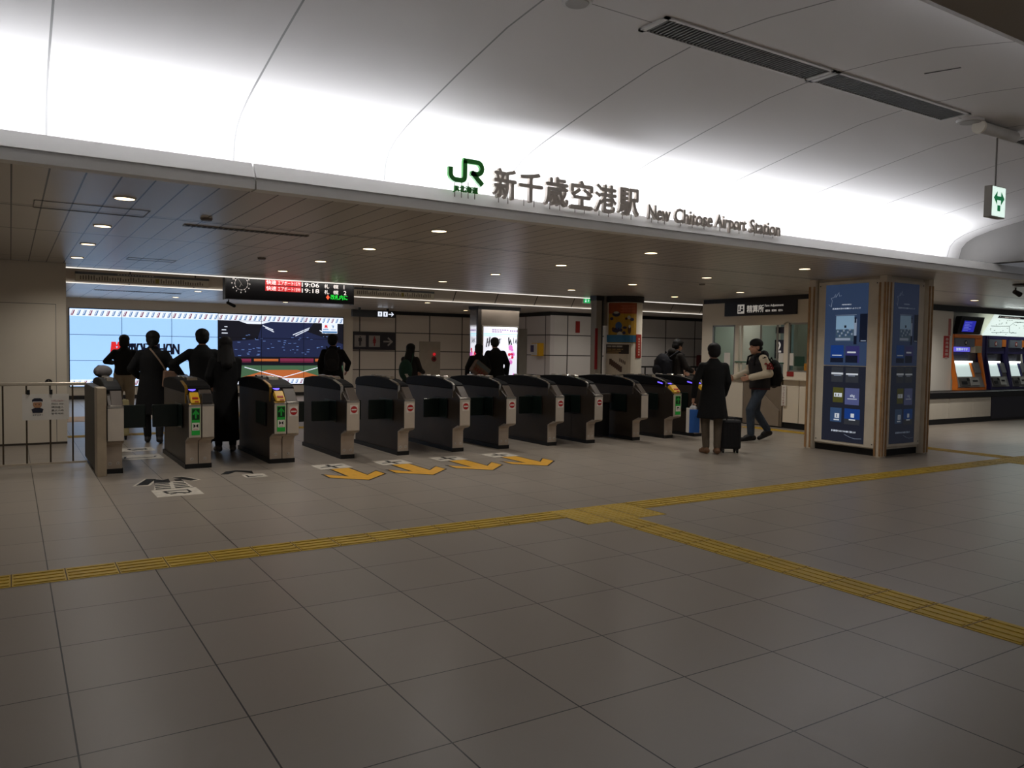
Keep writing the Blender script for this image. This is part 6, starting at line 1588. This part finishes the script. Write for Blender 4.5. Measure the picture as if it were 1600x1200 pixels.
# woman with the green bag
gr = mat('bag_green', (24, 58, 44), 0.8, var=0.1, scale=12)
p6, P6, s6 = person('woman with long dark hair holding something forward, before the tiled wall and red alarm lamp', (6.75, 9.9, 0), (0.95, 0.55, 0), 1.55,
       dict(el_r=(.22, .06, 1.13), wr_r=(.15, .30, 1.06), el_l=(-.22, .08, 1.13), wr_l=(-.10, .30, 1.05)), 'coat', cl_brown, tr_dark, None, 'long', hem=0.70, hem_w=0.22, hem_d=0.17, bulk=1.12)
t = thing('shoulder_bag', 'dark green bag with white print at the back of the long-haired woman', 'bag', p6.location, p6.rotation_euler.z)
mb = MB(); mb.ell((0.05, -0.24, 1.02), (0.16, 0.09, 0.22), 16, 10); fuse(mb, 'pouch', gr, t, 0.014, 3)
MB().path([(0.16, -0.20, 1.16), (0.15, -0.12, 1.36)], 0.012).build('strap', gr, t, smooth=True)
mb = MB(); 
for k in range(4): mb.box(0.10+0.012*k, -0.335+0.006*k, 0.93-0.022*k, 0.16+0.012*k, -0.315+0.006*k, 0.943-0.022*k)
mb.build('white_print', paper, t)
# couple before the lit poster
p8, P8, s8 = person('taller person of the dark-clothed couple silhouetted before the lit poster, leaning to the left', (9.15, 10.5, 0), (0.35, 1, 0), 1.73,
       dict(head=(-.02, .03, 1.565), el_r=(.27, -.02, 1.12), wr_r=(.27, .04, .88), el_l=(-.26, .03, 1.14)), 'coat', cl_black, tr_dark, None, 'short', hem=0.55, hem_w=0.27, hem_d=0.19, bulk=1.15, head_nod=0.3)
p7, P7, s7 = person('shorter person of the dark-clothed couple silhouetted before the lit poster', (8.68, 10.45, 0), (0.4, 1, 0), 1.58,
       dict(el_l=(-.27, -.02, 1.13), wr_l=(-.28, .04, .93)), 'coat', cl_black, tr_dark, None, 'mid', hem=0.60, hem_w=0.24, hem_d=0.18, bulk=1.22)
c_ = at_y(750, 578, 10.15)
t = thing('patterned_box', 'tilted brown patterned parcel carried at the left side of the couple by the lit poster', 'box', c_, 0)
Rb = Matrix.Rotation(math.radians(35), 3, 'Y')
mb = MB().box(-0.20, -0.07, -0.14, 0.20, 0.07, 0.14); mb.v = [Rb @ p for p in mb.v]; mb.build('parcel', mat('parcel_brown', (112, 84, 66), 0.6, var=0.3, scale=18), t, bevel=0.006)
mb = MB().box(-0.20, -0.073, 0.04, 0.20, -0.069, 0.13); mb.v = [Rb @ p for p in mb.v]; mb.build('grey_band', mat('parcel_grey', (92, 98, 96), 0.6), t)
mb = MB()
for k in range(5): mb.box(-0.16+0.06*k, -0.074, -0.10, -0.12+0.06*k, -0.069, -0.02)
mb.v = [Rb @ p for p in mb.v]; mb.build('pattern', mat('parcel_red', (120, 52, 40), 0.6), t)
# man with the bulging backpack
p9, P9, s9 = person('man in dark jacket with bulging dark backpack, facing right beyond the right gates', (11.6, 7.25, 0), (0.95, -0.1, 0), 1.74,
       dict(el_r=(.26, .06, 1.13), wr_r=(.18, .28, 1.05), el_l=(-.26, .06, 1.13), wr_l=(-.14, .28, 1.02), head=(0, .05, 1.56)), 'jacket', cl_brown, tr_dark, None, 'short', hem=0.84, hem_w=0.21, hem_d=0.17, bulk=1.2, head_turn=-0.1, head_nod=0.25, hood=True)
backpack('bulging dark navy backpack on the man beyond the right gates', p9, P9, s9, cl_navy, 0.19, 0.27, 0.17, -0.30, 1.14)
# man waiting with bag and suitcase
p10, P10, s10 = person('man in knee-length black coat and grey-brown trousers, back turned, holding a blue bag', (8.47, 3.22, 0), (0.55, 0.84, 0), 1.605,
       dict(el_l=(-.275, -.03, 1.12), wr_l=(-.29, .02, .87), el_r=(.225, -.01, 1.12), wr_r=(.20, .10, .90), ank_l=(-.09, -.02, .085), toe_l=(-.13, .14, .03), ank_r=(.07, -.06, .085), toe_r=(.08, .10, .03), knee_r=(.09, .0, .49)), 'coat', cl_black, tr_grey, sh_tan, 'short', hem=0.55, hem_w=0.255, hem_d=0.20, bulk=1.06, curl=(1.5, 0.8), head_turn=0.1)
w0 = world_of(p10, P10['wr_l']+Vector((0, 0.0, -0.10)))
t = thing('shopping_bag', 'blue and white paper shopping bag in the left hand of the waiting man', 'bag', (w0.x, w0.y, w0.z-0.36), p10.rotation_euler.z+0.35)
t.rotation_euler.z = -YAW; t.location = (w0.x, w0.y, w0.z-0.42)
MB().box(-0.085, -0.05, 0.0, 0.085, 0.05, 0.34).build('paper_bag', mat('bag_blue', (44, 98, 176), 0.5, var=0.05), t, bevel=0.004)
MB().box(-0.092, -0.053, 0.0, -0.068, 0.05, 0.36).build('white_edge', paper, t)
mb = MB(); mb.ell((0, 0.0, 0.35), (0.06, 0.045, 0.05), 12, 8); fuse(mb, 'tissue', mat('tissue_white', (200, 200, 200), 0.7), t, 0.012, 1)
for sy in (-1, 1): MB().path([(-0.045, sy*0.04, 0.33), (-0.015, 0.0, 0.425), (0.015, 0.0, 0.425), (0.045, sy*0.04, 0.33)], 0.004).build('handle', paper, t, smooth=True)
def suitcase(label, loc, rz, w_, d_, h_, m, handle=True, shell_bevel=0.03):
    t = thing('suitcase', label, 'suitcase', loc, rz)
    MB().box(-w_/2, -d_/2, 0.06, w_/2, d_/2, h_).build('shell', m, t, bevel=shell_bevel)
    mb = MB(); k = -w_/2+0.05
    while k < w_/2-0.04: mb.box(k, -d_/2-0.004, 0.10, k+0.012, -d_/2, h_-0.05); k += 0.05
    mb.build('rib', m, t)
    MB().box(-w_/2-0.002, -0.006, 0.06, w_/2+0.002, 0.006, h_+0.002).build('zip', ink, t)
    for sx in (-1, 1):
        for sy in (-1, 1):
            c = MB().tube((sx*(w_/2-0.05)-0.012, sy*(d_/2-0.04), 0.027), (sx*(w_/2-0.05)+0.012, sy*(d_/2-0.04), 0.027), 0.027, n=16).build('caster', ink, t)
            MB().box(sx*(w_/2-0.05)-0.018, sy*(d_/2-0.04)-0.015, 0.035, sx*(w_/2-0.05)+0.018, sy*(d_/2-0.04)+0.015, 0.065).build('caster_fork', dark, c)
    MB().path([(-0.06, -d_/2+0.04, h_), (-0.06, -d_/2+0.04, h_+0.03), (0.06, -d_/2+0.04, h_+0.03), (0.06, -d_/2+0.04, h_)], 0.008).build('carry_handle', dark, t, smooth=True)
    if handle:
        mb = MB()
        for sx in (-1, 1): mb.tube((sx*0.07, d_/2-0.05, h_), (sx*0.07, d_/2-0.05, h_+0.30), 0.006)
        mb.build('pull_rod', chrome, t); MB().capsule((-0.09, d_/2-0.05, h_+0.31), (0.09, d_/2-0.05, h_+0.31), 0.014).build('pull_handle', ink, t, smooth=True)
    return t
suitcase('black upright suitcase on casters at the right foot of the waiting man', (8.80, 3.19, 0), -0.55, 0.31, 0.22, 0.49, mat('suitcase_black', (20, 19, 22), 0.45), False)
suitcase('pale yellow suitcase with black casters partly seen under the flap of the leftmost aisle', (1.17, 8.55, 0), 0.1, 0.30, 0.42, 0.62, mat('suitcase_pale', (176, 164, 122), 0.45), False)
# walking man in the varsity jacket
vb = mat('varsity_black', (24, 20, 22), 0.8, var=0.15, scale=12); vs = mat('varsity_cream', (206, 192, 166), 0.6, var=0.08, scale=12)
p11, P11, s11 = person('man in black and cream varsity jacket, knit cap and jeans before the fare window', (10.42, 4.02, 0), (-0.93, 0.42, 0), 1.72,
       dict(hip_l=(-.09, 0, .90), hip_r=(.09, 0, .90), knee_l=(-.10, .20, .53), ank_l=(-.10, .18, .10), toe_l=(-.10, .35, .04), knee_r=(.10, .02, .49), ank_r=(.10, -.20, .16), toe_r=(.10, -.06, .04),
            chest=(0, .03, 1.28), neck=(0, .03, 1.43), head=(0, .09, 1.555), sh_l=(-.18, .04, 1.375), sh_r=(.18, .03, 1.375), el_l=(-.26, -.03, 1.13), wr_l=(-.21, .27, 1.06), el_r=(.22, .12, 1.13), wr_r=(.10, .41, 1.04)),
       'jacket', vb, tr_denim, shoe_dark, 'beanie', hem=0.88, hem_w=0.19, hem_d=0.155, bulk=1.28, sleeve_m=vs, curl=(1.0, 0.6), hood=True, leg_r=1.08)
for c_n, c_z in (('hem_band', 0.89),):
    r0 = ring(0, .0, c_z*s11-0.03, .196*s11, .158*s11); r1 = ring(0, .0, c_z*s11+0.03, .194*s11, .156*s11)
    MB().loft([[Vector(p) for p in r0], [Vector(p) for p in r1]]).build('hem_band', mat('varsity_maroon', (70, 30, 34), 0.8), p11, smooth=True)
# red number on the visible sleeve
mid = (P11['sh_l']+P11['el_l'])/2
nl = Vector((-1, -0.05, 0)); rr3 = Vector((0, -1, 0)); uu3 = (P11['sh_l']-P11['el_l']).normalized()
text('sleeve_number', '28', mid+nl*0.084-rr3*0.065-uu3*0.065, rr3, uu3, 0.12, 0.13, mat('number_red', (126, 30, 32), 0.6), p11, 0.012, 0.04, world=False)
backpack('black backpack on the walking man in the varsity jacket', p11, P11, s11, cl_black, 0.16, 0.24, 0.11, -0.245, 1.12)
# soft grey bag on the end gate
t = thing('travel_bag', 'small grey soft bag lying on top of the leftmost end gate', 'bag', (0.76, 6.25, 1.06))
mb = MB(); mb.ell((0.79, 6.2, 1.12), (0.11, 0.15, 0.08), 16, 9); mb.box(0.70, 6.08, 1.082, 0.87, 6.32, 1.14); fuse(mb, 'bag', mat('bag_grey', (104, 100, 100), 0.7, var=0.15, scale=14), None, 0.012, 3)
bg_ = bpy.data.objects['bag']; bg_.parent = t; bg_.location = -Vector(t.location)
MB().path([(0.70, 6.2, 1.15), (0.74, 6.2, 1.19), (0.80, 6.2, 1.19), (0.84, 6.2, 1.15)], 0.010).build('handle', ink, t, world=True, smooth=True)
